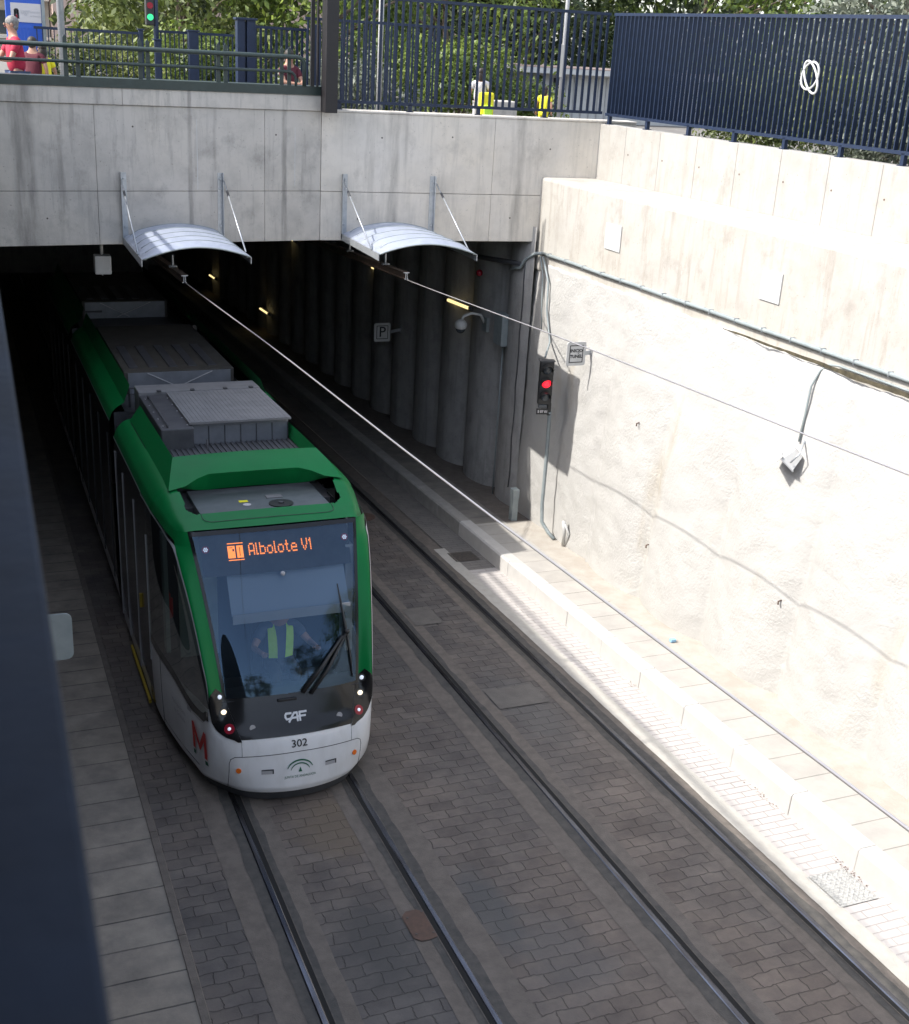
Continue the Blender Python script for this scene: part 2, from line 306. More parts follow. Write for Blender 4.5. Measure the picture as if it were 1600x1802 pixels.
def text2d(s,size,shear=0,bold=0,align='CENTER',spacing=1):
    cu=bpy.data.curves.new('t','FONT'); cu.body=s; cu.size=size; cu.align_x=align; cu.align_y='CENTER'; cu.shear=shear; cu.offset=bold; cu.space_character=spacing; cu.resolution_u=3
    o=bpy.data.objects.new('t',cu); COL.objects.link(o); dg=bpy.context.evaluated_depsgraph_get(); dg.update()
    me=bpy.data.meshes.new_from_object(o.evaluated_get(dg)); vs=[v.co.copy() for v in me.vertices]; fs=[tuple(p.vertices) for p in me.polygons]
    bpy.data.objects.remove(o); bpy.data.meshes.remove(me); bpy.data.curves.remove(cu); return vs,fs
def textobj(name,s,size,fn,m,parent=None,**k):
    vs,fs=text2d(s,size,**k); return meshobj(name,[fn(v.x,v.y) for v in vs],fs,m,parent)
def gz(y): return -SL*y
def catmull(P,n):
    P=[Vector(p) for p in P]; Q=[P[0]*2-P[1]]+P+[P[-1]*2-P[-2]]; out=[]
    segs=len(P)-1
    for i in range(n):
        t=i/(n-1)*segs; k=min(int(t),segs-1); t-=k; a,b,c,d=Q[k:k+4]
        out.append(.5*((2*b)+(c-a)*t+(2*a-5*b+4*c-d)*t*t+(3*b-a-3*c+d)*t**3))
    return out
def lerp(xs,ys,x):
    if x<=xs[0]: return ys[0]
    for i in range(len(xs)-1):
        if x<=xs[i+1]: return ys[i]+(ys[i+1]-ys[i])*(x-xs[i])/(xs[i+1]-xs[i])
    return ys[-1]
# ------------------------------------------------------------------ directions of the masonry
P0=Vector((10.08,20.79,0))
dB=Vector((math.cos(-.0554),math.sin(-.0554),0)); nB=Vector((-math.sin(-.0554),math.cos(-.0554),0))
K0=Vector((5.92,21.02,0)); dA=Vector((math.cos(.1026),math.sin(.1026),0)); nA=Vector((-math.sin(.1026),math.cos(.1026),0))
def onB(x,z,out=0): s=(x-P0.x)/dB.x; p=P0+dB*s-nB*out; return Vector((p.x,p.y,z))      # out>0 = towards the track
def onA(x,z,out=0): s=(x-K0.x)/dA.x; p=K0+dA*s-nA*out; return Vector((p.x,p.y,z))
aW=.0608
def beamx(y): return 10.08+(20.79-y)*math.tan(aW)
def upx(y): return 11.18+(20.54-y)*math.tan(.0986)
YB=-34.0
# ------------------------------------------------------------------ ground of the cutting
def strip_mesh(name,x0,x1,ya,yb,h,m,w0=0,w1=0,step=.12,seed=0,thick=0):
    vs=[];fs=[];n=int((yb-ya)/step)
    for i in range(n+1):
        y=ya+(yb-ya)*i/n
        a=x0+(w0*(noise.noise(Vector((y*2.3,seed,0)))+.5*noise.noise(Vector((y*7,seed,3))) ) if w0 else 0)
        b=x1+(w1*(noise.noise(Vector((y*2.1,seed+9,0)))+.5*noise.noise(Vector((y*6.3,seed+9,3))) ) if w1 else 0)
        vs+=[(a,y,gz(y)+h),(b,y,gz(y)+h)]
        if i: k=2*i; fs.append((k-2,k-1,k+1,k))
    return meshobj(name,vs,fs,m)
YT=62.0
tag(strip_mesh('track_bed',1.40,8.00,YB,YT,0,'pave',step=2),kind='structure')
M['gutterT']=paving('shaded_pavers',(.19,.178,.165),(.21,.195,.18),(.12,.112,.105),.34,.115,.007,(.19,.178,.165),.006,.005,.2,bigk=.3,mot=.6)  # darker copy of the pavers past the shadow edge, shade in the colour
tag(strip_mesh('gutter_paving',8.004,8.60,YB,18.3,.004,'gutter',step=1.9),kind='structure')
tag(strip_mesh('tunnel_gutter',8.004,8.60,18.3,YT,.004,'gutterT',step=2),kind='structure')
RL=[2.435,3.91,6.03,7.56]
for i,(x,g) in enumerate(zip(RL,(1,-1,1,-1))):
    a,b=(-.40,.33) if g==1 else (-.33,.40)
    tag(strip_mesh('concrete_strip',x+a,x+b,YB,YT,.004,'strip',.012,.012,seed=i*3),kind='structure')
    a,b=(-.15,.17) if g==1 else (-.17,.15)
    tag(strip_mesh('asphalt_strip',x+a,x+b,YB,YT,.008,'rubber',.03,.035,seed=i*3+50),kind='structure')
    nm=['leftmost shiny grooved rail under the tram','right-hand rail under the tram, bright bluish head beside the rusty cover','left rail of the empty track in the middle of the paving','rightmost rail at the edge of the sunlit pavers'][i]
    rr=empty('rail',(x,0,0),nm,'rail','grooved rails set in the paving')
    hd=MB(); 
    ys=[YB+ (YT-YB)*k/40 for k in range(41)]
    def prof(xa,xb,h,mb):
        vs=[];fs=[]
        for k,y in enumerate(ys):
            vs+=[(xa,y,gz(y)+h),(xb,y,gz(y)+h)]
            if k: q=2*k; fs.append((q-2,q-1,q+1,q))
        mb.add(vs,fs)
    c=RL[i]
    # head: small raised section
    hb=MB(); 
    for xa,xb,h0,h1 in ((-.034,-.022,.012,.020),(-.022,.022,.020,.020),(.022,.034,.020,.012)):
        vs=[];fs=[]
        for k,y in enumerate(ys):
            vs+=[(c+xa,y,gz(y)+h0),(c+xb,y,gz(y)+h1)]
            if k: q=2*k; fs.append((q-2,q-1,q+1,q))
        hb.add(vs,fs)
    h=hb.build('rail_head','rail'); 
    gb=MB(); s0,s1=(.034,.085) if g==1 else (-.085,-.034); prof(c+s0,c+s1,.012,gb); gr=gb.build('flange_groove','groove')
    lb=MB(); s0,s1=(.085,.097) if g==1 else (-.097,-.085); prof(c+s0,c+s1,.014,lb); lp=lb.build('lip','iron')
    rel(rr,[h,gr,lp])
# pale concrete edge beyond the right rail
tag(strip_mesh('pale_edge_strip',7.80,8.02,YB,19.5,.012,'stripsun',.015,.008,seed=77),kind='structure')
# expansion joint plates between the tracks are patches of plain concrete
pt=MB()
for (x0,x1,y0,y1) in ((6.25,6.72,16.2,16.9),(6.38,7.14,13.15,13.75)):
    pt.add([(x0,y0,gz(y0)+.012),(x1,y0,gz(y0)+.012),(x1,y1,gz(y1)+.012),(x0,y1,gz(y1)+.012)],[(0,1,2,3)])
M['patch']=mat('patch_concrete',(.105,.095,.085),.85,col2=(.135,.123,.11),scale=5,bump=.004,bscale=60); tag(pt.build('concrete_patch','patch'),kind='structure')
# right pavement: kerb and slabs
kb=[];kf=[]
prof=[(8.56,0),(8.575,.285),(8.60,.30),(8.86,.30)]
ys=[YB+(YT-YB)*k/300 for k in range(301)]
def extr(prof,ys,off=0):
    vs=[];fs=[];n=len(prof)
    for k,y in enumerate(ys):
        for (x,z) in prof: vs.append((x,y,gz(y)+z+off))
        if k:
            for j in range(n-1): fs.append(((k-1)*n+j,(k-1)*n+j+1,k*n+j+1,k*n+j))
    return vs,fs
# kerb stones 1.2 m long with small open joints
kb=MB(); kbT=MB(); y=YB
while y<YT:
    L=1.18+random.uniform(-.02,.02); a,b=y+.003,y+L-.003; dx=random.uniform(-.004,.004)
    vs=[];
    for yy in (a,a+.01,b-.01,b):
        e=.006 if yy in (a,b) else 0
        for (x,z) in ((8.56,-.05),(8.572,.27),(8.60,.30),(8.80,.30),(8.80,-.05)): vs.append((x+dx+(e if x<8.7 else 0),yy,gz(yy)+z-(e if z>.1 else 0)))
    fs=[]
    for k in range(3):
        for j in range(4): fs.append((k*5+j,k*5+j+1,(k+1)*5+j+1,(k+1)*5+j))
    fs+=[(4,3,2,1,0),(15,16,17,18,19)]
    (kb if y<19.6 else kbT).add(vs,fs); y+=L
tag(kb.build('kerb','kerb'),kind='structure'); M['kerbT']=mat('shaded_kerb',(.27,.26,.24),.85,col2=(.34,.325,.30),scale=4,bump=.003,bscale=60); tag(kbT.build('tunnel_kerb','kerbT'),kind='structure')  # kerb at the tunnel: its shading put into a darker copy
YI=19.9
yo_=[YB+(YI-YB)*k/250 for k in range(251)]; yi_=[YI+(YT-YI)*k/80 for k in range(81)]
M['slabT']=paving('darker_slabs',(.20,.19,.175),(.225,.212,.195),(.10,.096,.09),31.0,.52,.008,(.21,.2,.18),.004,.005,.1,0)  # slabs darker from the tunnel mouth inwards
v,f=extr([(8.801,.297),(9.42,.297)],yo_); tag(meshobj('pavement',v,f,'slab'),kind='structure')
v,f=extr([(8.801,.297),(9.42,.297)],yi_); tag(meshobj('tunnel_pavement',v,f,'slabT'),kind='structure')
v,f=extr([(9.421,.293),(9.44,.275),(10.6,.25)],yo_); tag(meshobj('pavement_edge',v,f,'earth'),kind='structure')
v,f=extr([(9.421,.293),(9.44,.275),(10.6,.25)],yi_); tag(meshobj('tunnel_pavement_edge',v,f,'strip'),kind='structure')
# left pavement
v,f=extr([(-.3,.02),(1.40,.02)],ys); tag(meshobj('pavement_left',v,f,'slabL'),kind='structure')
kl=MB(); y=YB
while y<YT:
    L=1.9; vs=[]
    a,b=y+.004,y+L-.004
    for yy in (a,b):
        for (x,z) in ((1.401,-.05),(1.401,.035),(1.475,.035),(1.485,.02),(1.485,-.05)): vs.append((x,yy,gz(yy)+z))
    kl.add(vs,[(j,j+1,5+j+1,5+j) for j in range(4)]+[(4,3,2,1,0),(5,6,7,8,9)]); y+=L
tag(kl.build('kerb_left','strip'),kind='structure')
# street level: one sheet round the cutting
S=6.05
gs=MB()
gs.add([(upx(YB)+.3,YB,S),(600,YB,S),(600,21.2,S),(upx(21)+.3,21.2,S)],[(0,1,2,3)])
gs.add([(-600,21.3,S),(600,21.3,S),(600,900,S),(-600,900,S)],[(0,1,2,3)])
gs.add([(-600,YB,S),(-.35,YB,S),(-.35,21.2,S),(-600,21.2,S)],[(0,1,2,3)])
gs.add([(-600,-400,S),(600,-400,S),(600,YB,S),(-600,YB,S)],[(0,1,2,3)])
tag(gs.build('street_ground','street'),kind='structure')
# ------------------------------------------------------------------ shotcrete wall
def shotmat():
    m=bpy.data.materials.new('rough_shotcrete'); m.use_nodes=True; n=m.node_tree.nodes; l=m.node_tree.links; p=n['Principled BSDF']
    p.inputs['Roughness'].default_value=.9; p.inputs['Specular IOR Level'].default_value=.2
    tc=n.new('ShaderNodeTexCoord')
    def nz(s,d,st=(1,1,1),ro=.6):
        mp=n.new('ShaderNodeMapping'); mp.inputs['Scale'].default_value=st; l.new(tc.outputs['Object'],mp.inputs[0])
        x=n.new('ShaderNodeTexNoise'); x.inputs['Scale'].default_value=s; x.inputs['Detail'].default_value=d; x.inputs['Roughness'].default_value=ro; l.new(mp.outputs[0],x.inputs['Vector']); return x
    a=nz(.8,7,(1,1,.25)); r=n.new('ShaderNodeValToRGB'); e=r.color_ramp.elements; e[0].position=.4; e[0].color=(.38,.37,.352,1); e[1].position=.6; e[1].color=(.41,.40,.38,1)
    k=e.new(.72); k.color=(.37,.335,.28,1)
    l.new(a.outputs[0],r.inputs[0])
    l.new(r.outputs[0],p.inputs['Base Color'])
    v=nz(22,4,(1,1,1),.6); msk=nz(1.1,3); rr=n.new('ShaderNodeValToRGB'); rr.color_ramp.elements[0].position=.35; rr.color_ramp.elements[1].position=.65; rr.color_ramp.elements[0].color=(.35,.35,.35,1); l.new(msk.outputs[0],rr.inputs[0])
    mu=n.new('ShaderNodeMath'); mu.operation='MULTIPLY'; l.new(v.outputs[0],mu.inputs[0]); l.new(rr.outputs[0],mu.inputs[1])
    b=n.new('ShaderNodeBump'); b.inputs['Distance'].default_value=.018; l.new(mu.outputs[0],b.inputs['Height']); l.new(b.outputs[0],p.inputs['Normal'])
    return m
M['shot']=shotmat()
piles=[20.0,18.25,16.6,14.75,12.9,11.0,9.2]
while piles[-1]>YB: piles.append(piles[-1]-random.uniform(1.6,2.1))
def wallx(y,z):
    d=min(abs(y-p) for p in piles); t=min(d/.95,1)
    bulge=(.34 if y<17.5 else .2)*math.sqrt(max(0,1-t*t*.9))
    base=10.16; top=beamx(y)-.02+.05
    k=max(0,min(1,(z+1)/5.2)); k=k**1.5
    x=base*(1-k)+max(top,10.16)*k - bulge*(1-.65*k)
    x-=.05*noise.noise(Vector((y*.8,z*.5,1)))+.018*noise.noise(Vector((y*3,z*3,5)))+.008*noise.noise(Vector((y*9,z*9,2)))
    return x
def gridwall(name,ya,yb,dy,dz,m,fx,zt,parent=None):
    ny=int(abs(yb-ya)/dy)+1; vs=[];fs=[]; nz_=int(5.6/dz)
    for i in range(ny+1):
        y=ya+(yb-ya)*i/ny; z0=gz(y)+.1; z1=zt(y)
        for j in range(nz_+1):
            z=z0+(z1-z0)*j/nz_; vs.append((fx(y,z),y,z))
        vs.append((fx(y,z1)+.9,y,z1+.02))
    c=nz_+2
    for i in range(ny):
        for j in range(c-1): fs.append((i*c+j,i*c+j+1,(i+1)*c+j+1,(i+1)*c+j))
    return meshobj(name,vs,fs,m,parent,True)
wt=lambda y: 4.08-.02*max(0,15-y)+.05*noise.noise(Vector((y*1.3,4,4)))+.04*noise.noise(Vector((y*5,4,4)))
def bpointw(y,z,out):
    n=Vector((-math.cos(aW),-math.sin(aW),0)); return Vector((beamx(y),y,z))+n*out
M['moss_shade']=mat('moss_and_shadow',(.035,.03,.018),.95,col2=(.09,.075,.045),scale=12)
w1=gridwall('shotcrete_face',20.85,1,.055,.05,'shot',wallx,wt)
w2=gridwall('shotcrete_face',1,YB,.3,.3,'shot',wallx,wt)
mb=MB(); vs=[]  # dark ribbon under the beam: moss plus the shadow line, as colour
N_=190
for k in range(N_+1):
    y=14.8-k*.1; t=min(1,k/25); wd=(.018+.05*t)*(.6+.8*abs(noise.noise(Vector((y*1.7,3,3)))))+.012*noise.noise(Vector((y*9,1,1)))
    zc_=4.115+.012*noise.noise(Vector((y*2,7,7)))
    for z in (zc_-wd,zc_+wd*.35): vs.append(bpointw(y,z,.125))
mb.add(vs,[(2*k,2*k+1,2*k+3,2*k+2) for k in range(N_)]); gp=mb.build('mossy_shadow_gap','moss_shade')
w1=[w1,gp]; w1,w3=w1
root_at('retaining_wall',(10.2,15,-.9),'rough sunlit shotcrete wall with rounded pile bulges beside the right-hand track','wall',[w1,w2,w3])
# capping beam and upper wall
def wallbox(xf,y0,y1,z0,z1,t):
    return [(xf(y0),y0,z0),(xf(y0)+t,y0,z0),(xf(y1)+t,y1,z0),(xf(y1),y1,z0),(xf(y0),y0,z1),(xf(y0)+t,y0,z1),(xf(y1)+t,y1,z1),(xf(y1),y1,z1)]
BF=[(0,3,2,1),(4,5,6,7),(0,1,5,4),(1,2,6,5),(2,3,7,6),(3,0,4,7)]
def bev(name,vs,m,off=.02,parent=None):
    bm=bmesh.new(); bv=[bm.verts.new(v) for v in vs]
    for f in BF: bm.faces.new([bv[i] for i in f])
    bmesh.ops.bevel(bm,geom=bm.edges[:],offset=off,segments=2,affect='EDGES',profile=.6)
    me=bpy.data.meshes.new(name); bm.to_mesh(me); bm.free(); me.materials.append(M[m]); return link(bpy.data.objects.new(name,me),parent)
bm1=bev('beam_body',wallbox(beamx,20.95,YB,3.9,5.60,2.6),'concR',.05)
pl=[]
def bpoint(y,z,out): 
    n=Vector((-math.cos(aW),-math.sin(aW),0)); p=Vector((beamx(y),y,z)); return p+n*out
for (y0,y1,z0,z1) in ((18.41,17.93,4.69,5.12),(14.23,13.80,4.66,5.08)):
    mb=MB(); mb.add([bpoint(y0,z0,.004),bpoint(y1,z0,.004),bpoint(y1,z1,.004),bpoint(y0,z1,.004),bpoint(y0,z0,.02),bpoint(y1,z0,.02),bpoint(y1,z1,.02),bpoint(y0,z1,.02)],BF)
    pl.append(mb.build('blank_plate','white'))
root_at('capping_beam',(10.3,20,3.9),'thick pale concrete beam with a flat ledge and run-off stains above the rough wall','wall',[bm1])
for i,o in enumerate(pl): tag(o,['blank white plate on the beam, the one nearer the portal','blank white plate on the beam, right one near the yellow stain'][i],'plate','blank plates on the capping beam')
# upper wall panels with vertical joints
up=[]; ys_=[20.9]; 
while ys_[-1]>YB: ys_.append(ys_[-1]-1.02)
for a,b in zip(ys_[:-1],ys_[1:]):
    up.append(bev('wall_panel',wallbox(lambda y:upx(y),a-.003,b+.003,5.60,6.58,.3),'concU',.006))
for k,a in enumerate(ys_[:16]):
    for zz in (6.12,):
        y=a-.12; mb=MB(); mb.disc((upx(y)-.001,y,zz),(-1,-.1,0),.015,.002,10); up.append(mb.build('tie_hole','rustplate'))
root_at('parapet_wall',(11.3,20,5.6),'upper pale concrete wall in board-marked panels carrying the blue fence','wall',up)
# yellow stains, rust runs on the beam: thin mineral crust patches belong to the beam surface
# ------------------------------------------------------------------ portal head wall
pts=[]
def panel(fn,x0,x1,z0,z1,m,t=.35,out=0,b=.008):
    vs=[fn(x0,z0,out),fn(x1,z0,out),fn(x1,z0,-t),fn(x0,z0,-t),fn(x0,z1,out),fn(x1,z1,out),fn(x1,z1,-t),fn(x0,z1,-t)]
    return bev('wall_panel',vs,m,b)
xs=[-6,-3.2,-.9,2.10,4.9,5.915]
PA=[]
for a,b in zip(xs[:-1],xs[1:]):
    for z0,z1 in ((4.42,5.268),(5.275,6.60)):
        PA.append(panel(onA,a+.002,b-.002,z0,z1,'conc'))
for a,b in zip([-6,2.55,5.9],[2.548,5.898,6.04]):
    PA.append(panel(onA,a,b,6.605,6.86,'conc',out=.03,b=.012))
for a,b in ((5.92,9.10),(9.104,11.9)):
    PA.append(panel(onB,a,b,4.42,5.262,'concB')); PA.append(panel(onB,a,b,5.27,6.60,'concB'))
PA.append(panel(onB,6.05,11.9,6.603,6.64,'concB',t=.35,out=.015,b=.01))
for (fn_,x,z) in ((onA,.2,6.25),(onA,2.7,6.28),(onA,5.1,6.2),(onA,1.3,4.85),(onB,7.0,6.2),(onB,8.3,6.25),(onB,10.2,6.1),(onB,6.6,4.8),(onB,9.5,4.85)):
    mb=MB(); mb.disc(fn_(x,z,.0),fn_(x,z,1)-fn_(x,z,0),.015,.003,10); PA.append(mb.build('tie_hole','iron'))
bk=MB(); bk.box((-6,21.35,4.43),(12.5,22.3,6.0)); bk.box((-8,20.2,5.9),(-1.0,21.36,6.04)); bk.box((-1.0,21.12,5.9),(12.5,21.36,6.045)); bk.box((-1.0,20.9,5.9),(3.0,21.13,6.042)); bk.box((-3,19.4,-4),(-.95,21.4,6.0)); PA.append(bk.build('backing','tunnel'))
for x,z0,z1 in ((3.74,5.30,6.42),(5.44,5.36,6.33)):
    mb=MB(); mb.add([onA(x-.006,z0,.002),onA(x+.006,z0,.002),onA(x+.005,z1,.002),onA(x-.005,z1,.002)],[(0,1,2,3)]); PA.append(mb.build('lime_streak','white'))
root_at('portal_wall',(5,21,4.42),'grey stained concrete head wall spanning above the tunnel mouth','wall',PA)
# green steel coping on the left upstand
cb=MB()
vs=[onA(-6,6.86,.05),onA(6.05,6.86,.05),onA(6.05,6.86,-.45),onA(-6,6.86,-.45),onA(-6,7.0,.05),onA(6.05,7.0,.05),onA(6.05,7.0,-.45),onA(-6,7.0,-.45)]
cb.add(vs,BF); cop=cb.build('coping_beam','green')
# railing with two tubes
rl=[]
spans=[(-3.0,.9),(1.0,2.86),(3.02,4.12),(4.27,5.35)]
def rpost(x):
    mb=MB(); mb.add([onA(x-.035,7.0,.0),onA(x+.035,7.0,.0),onA(x+.035,7.0,-.012),onA(x-.035,7.0,-.012),onA(x-.03,7.56,.0),onA(x+.03,7.56,.0),onA(x+.03,7.56,-.012),onA(x-.03,7.56,-.012)],BF)
    mb.add([onA(x-.03,7.56,0),onA(x+.03,7.56,0),onA(x,7.61,0),onA(x-.03,7.56,-.012),onA(x+.03,7.56,-.012),onA(x,7.61,-.012)],[(0,1,2),(5,4,3),(0,2,5,3),(1,4,5,2)])
    return mb.build('post','green')
for x in (1.72,1.90,2.86,2.98,4.12,4.24,5.20,5.33): rl.append(rpost(x))
for z,r_ in ((7.45,.036),(7.22,.024)):
    mb=MB(); mb.tube([onA(-4,z,.05),onA(4.2,z,.05)]+[onA(4.3,z,.05),onA(5.45 if z>7.3 else 5.3,z,.05)]+[onA((5.45 if z>7.3 else 5.3)+.13*math.sin(a),z-.13+.13*math.cos(a),.05) for a in (.5,1.0,1.57)]+[onA((5.58 if z>7.3 else 5.43),7.0,.05)],r_,10)
    rl.append(mb.build('tube_rail','green',smooth=True))
root_at('green_railing',(1,20.7,6.86),'dark green steel railing of two tubes on a green coping above the tram','railing',rl+[cop])
# tall dark post at the kink
mb=MB(); mb.cbox((5.87,20.62,6.6),(6.08,20.92,8.50),.01); 
dp=mb.build('tall_post','darkpost'); tag(dp,'tall dark square steel post where green railing meets blue fence','post')
mb=MB(); mb.tube([(5.8,20.9,7.0),(5.8,20.9,9.4)],.022,8); mb.box((5.70,20.95,7.0),(5.76,21.0,9.4)); tag(mb.build('thin_post','darkpost'),'thin steel post pair left of the tall dark post','post')
# ------------------------------------------------------------------ blue fences
def fence(name,label,fn,s0,s1,zb,zt,pitch,pw,pd,post_every,zg,m='blue',group=None,rw=.05,maxn=100,postw=.06):
    objs=[]; L=abs(s1-s0); n=int(L/pitch)+1; sg=1 if s1>s0 else -1
    for z in (zb,zt):
        mb=MB(); a,b=s0,s1
        mb.add([fn(a,z-rw/2,.03),fn(b,z-rw/2,.03),fn(b,z-rw/2,-.03),fn(a,z-rw/2,-.03),fn(a,z+rw/2,.03),fn(b,z+rw/2,.03),fn(b,z+rw/2,-.03),fn(a,z+rw/2,-.03)],BF)
        objs.append(mb.build('rail_bar',m))
    me=None
    extra=MB()
    for i in range(n):
        s=s0+sg*(i*pitch+pitch*.5)
        if (s-s1)*sg>0: break
        vs=[fn(s-pw/2,zb+rw/2,pd/2),fn(s+pw/2,zb+rw/2,pd/2),fn(s+pw/2,zb+rw/2,-pd/2),fn(s-pw/2,zb+rw/2,-pd/2),fn(s-pw/2,zt-rw/2,pd/2),fn(s+pw/2,zt-rw/2,pd/2),fn(s+pw/2,zt-rw/2,-pd/2),fn(s-pw/2,zt-rw/2,-pd/2)]
        if i<maxn: 
            mb=MB(); mb.add(vs,BF); objs.append(mb.build('picket',m))
        else: extra.add(vs,BF)
    if extra.v: e=extra.build('pickets',m); e['kind']='stuff'; objs.append(e)
    if post_every:
        k=0; s=s0+sg*.12
        while (s-s1)*sg<0 and k<30:
            mb=MB(); w=postw/2
            mb.add([fn(s-w,zg,w),fn(s+w,zg,w),fn(s+w,zg,-w),fn(s-w,zg,-w),fn(s-w,zb,w),fn(s+w,zb,w),fn(s+w,zb,-w),fn(s-w,zb,-w)],BF)
            mb.add([fn(s-w*1.8,zg,w*1.8),fn(s+w*1.8,zg,w*1.8),fn(s+w*1.8,zg,-w*1.8),fn(s-w*1.8,zg,-w*1.8),fn(s-w*1.8,zg+.012,w*1.8),fn(s+w*1.8,zg+.012,w*1.8),fn(s+w*1.8,zg+.012,-w*1.8),fn(s-w*1.8,zg+.012,-w*1.8)],BF)
            objs.append(mb.build('foot',m)); s+=sg*post_every; k+=1
    return root_at(name,tuple(fn(s0,zg,0)),label,'fence',objs,group)
fnU=lambda y,z,o: Vector((upx(y)+.12-o,y,z))
fence('blue_fence','tall blue picket fence with a white ring emblem along the sunlit right wall',fnU,20.75,1.0,6.75,8.46,.118,.020,.068,1.18,6.58)
fnB=lambda x,z,o: onB(x,z,o-.12)
fence('blue_fence','tall blue picket fence on the head wall between dark post and right wall',fnB,6.12,11.22,6.77,8.46,.128,.042,.034,1.28,6.64)
fn2=lambda Y:(lambda x,z,o: Vector((x,Y-o,z)))
fence('blue_fence','lower blue fence behind the tall one, its top rail ending at mid height',fn2(23.6),6.3,9.2,6.2,8.1,.11,.03,.03,0,S)
fence('blue_fence','low dark fence before the bushes between the signpost and the blue post',fn2(26),1.62,3.62,6.3,7.66,.105,.02,.02,0,S)
fence('blue_fence','low dark fence between the blue gate posts behind the green railing',fn2(26.2),3.9,5.5,6.3,7.72,.09,.024,.024,0,S)
fence('blue_fence','dark fence between blue gate post and blue end post',fn2(24.0),5.1,6.45,6.3,7.9,.10,.045,.03,0,S)
fence('blue_fence','short pale blue fence in front of the blue sign',fn2(25.6),1.15,1.55,6.3,7.66,.062,.022,.02,0,S,m='signblue')
# blue posts
def bpost(x,y,zt,w,label):
    mb=MB(); mb.cbox((x-w/2,y-w/2,S),(x+w/2,y+w/2,zt),.012); mb.cbox((x-w/2-.02,y-w/2-.02,zt),(x+w/2+.02,y+w/2+.02,zt+.03),.006)
    return tag(mb.build('fence_post','blue'),label,'post','blue posts behind the railing')
bpost(3.62,26,7.72,.09,'slim blue post ending the low fence, left of the traffic light')
bpost(3.92,25.9,7.55,.12,'blue post directly under the green traffic light')
bpost(4.62,25.9,7.75,.20,'broad blue post halfway between traffic light and gate post')
# big gate post: two columns
mb=MB(); mb.cbox((4.98,23.4,S),(5.12,23.6,8.02),.01); mb.cbox((5.16,23.4,S),(5.32,23.6,8.02),.01); mb.box((5.10,23.48,S),(5.18,23.56,7.98)); mb.cbox((4.95,23.37,8.0),(5.35,23.63,8.04),.006)
tag(mb.build('gate_post','blue'),'large twin blue steel gate post behind the green railing','post')
mb=MB(); mb.cbox((6.40,23.4,S),(6.56,23.6,8.0),.01); tag(mb.build('gate_post','blue'),'single blue gate post just left of the tall dark post','post')
# emblem on the right fence: crossed rings
def ring(c,a,b,tilt,r_,fn,mb,n=36):
    pts=[]
    for i in range(n+1):
        t=2*math.pi*i/n; u=a*math.cos(t); v=b*math.sin(t); pts.append(fn(c[0]-(u*math.cos(tilt)-v*math.sin(tilt)),c[1]+u*math.sin(tilt)+v*math.cos(tilt),.06))
    mb.tube(pts,r_,6,False)
mb=MB(); ring((15.50,7.63),.115,.25,.55,.017,fnU,mb); ring((15.52,7.65),.16,.20,-.55,.017,fnU,mb); 
tag(mb.build('emblem','white',smooth=True),'white emblem of crossed rings hanging on the blue fence','emblem')
# ------------------------------------------------------------------ tunnel
tw=[]
PS_=[21.22+1.72*k+(.16*noise.noise(Vector((k*3.3,1,1))) if k>0 else 0) for k in range(-1,24)]
def tunx(y,z):
    ps=PS_
    d=min(abs(y-p) for p in ps); t=min(d/.86,1)
    return 10.35-.42*math.sqrt(max(0,1-t*t))-.015*noise.noise(Vector((y*4,z*4,8)))
vs=[];fs=[];ny=520;nz_=8
for i in range(ny+1):
    y=20.70+(YT-20.70)*i/ny
    for j in range(nz_+1): z=gz(y)+.1+(4.6-gz(y))*j/nz_; vs.append((tunx(y,z),y,z))
for i in range(ny):
    for j in range(nz_): a=i*(nz_+1)+j; fs.append((a,a+nz_+1,a+nz_+2,a+1))
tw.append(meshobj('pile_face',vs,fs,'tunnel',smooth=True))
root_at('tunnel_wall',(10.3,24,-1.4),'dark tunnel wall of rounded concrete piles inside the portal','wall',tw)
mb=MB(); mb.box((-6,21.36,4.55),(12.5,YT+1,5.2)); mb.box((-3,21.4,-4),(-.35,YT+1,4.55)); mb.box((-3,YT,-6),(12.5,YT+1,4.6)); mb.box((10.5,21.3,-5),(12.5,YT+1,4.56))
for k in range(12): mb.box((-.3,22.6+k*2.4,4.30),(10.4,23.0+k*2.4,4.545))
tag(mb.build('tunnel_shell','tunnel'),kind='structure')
# left wall below the camera: unseen, darkened for the shade of an open void
mb=MB(); mb.box((-.9,YB,-4),(-.06,20.45,6.85)); tag(mb.build('retaining_wall','voidwall'),'unseen left wall below the dark blue rail, darkened to stand for a shaded void','wall')
mb=MB(); shr=lambda v: Vector((v.x+.01085*v.y,v.y,v.z))
mb.box((-.16,YB,7.28),(-.010,-3,7.40)); mb.cbox((-.15,-3,7.28),(.0240,4,7.40),.004,T=shr); mb.box((-.16,4.001,7.28),(.0658,20.62,7.40)); b0=mb.build('top_rail','bluetop')
mb=MB(); mb.box((-.13,YB,6.85),(-.05,20.62,7.28)); mb.box((-.20,YB,6.85),(-.162,20.62,7.76)); b1=mb.build('panel_shade_plate','bluetop')  # panel under the rail, plus a taller plate added to shade the rail top
mb=MB(); mb.box((.0238,-3,7.33),(.0250,4,7.345),T=shr); b4=mb.build('edge_strip','rust')
mb=MB(); mb.tube([(-.18,YB,7.98),(-.18,20.62,7.98)],.03,8); b2=mb.build('hand_rail','bluetop')
mb=MB(); 
for k in range(16):
    y=-24+k*2.6
    if y<YB or y>19.5 or abs(y)<1.2: continue
    mb.box((-.20,y-.02,7.76),(-.16,y+.02,7.97))
b3=mb.build('uprights','bluetop')
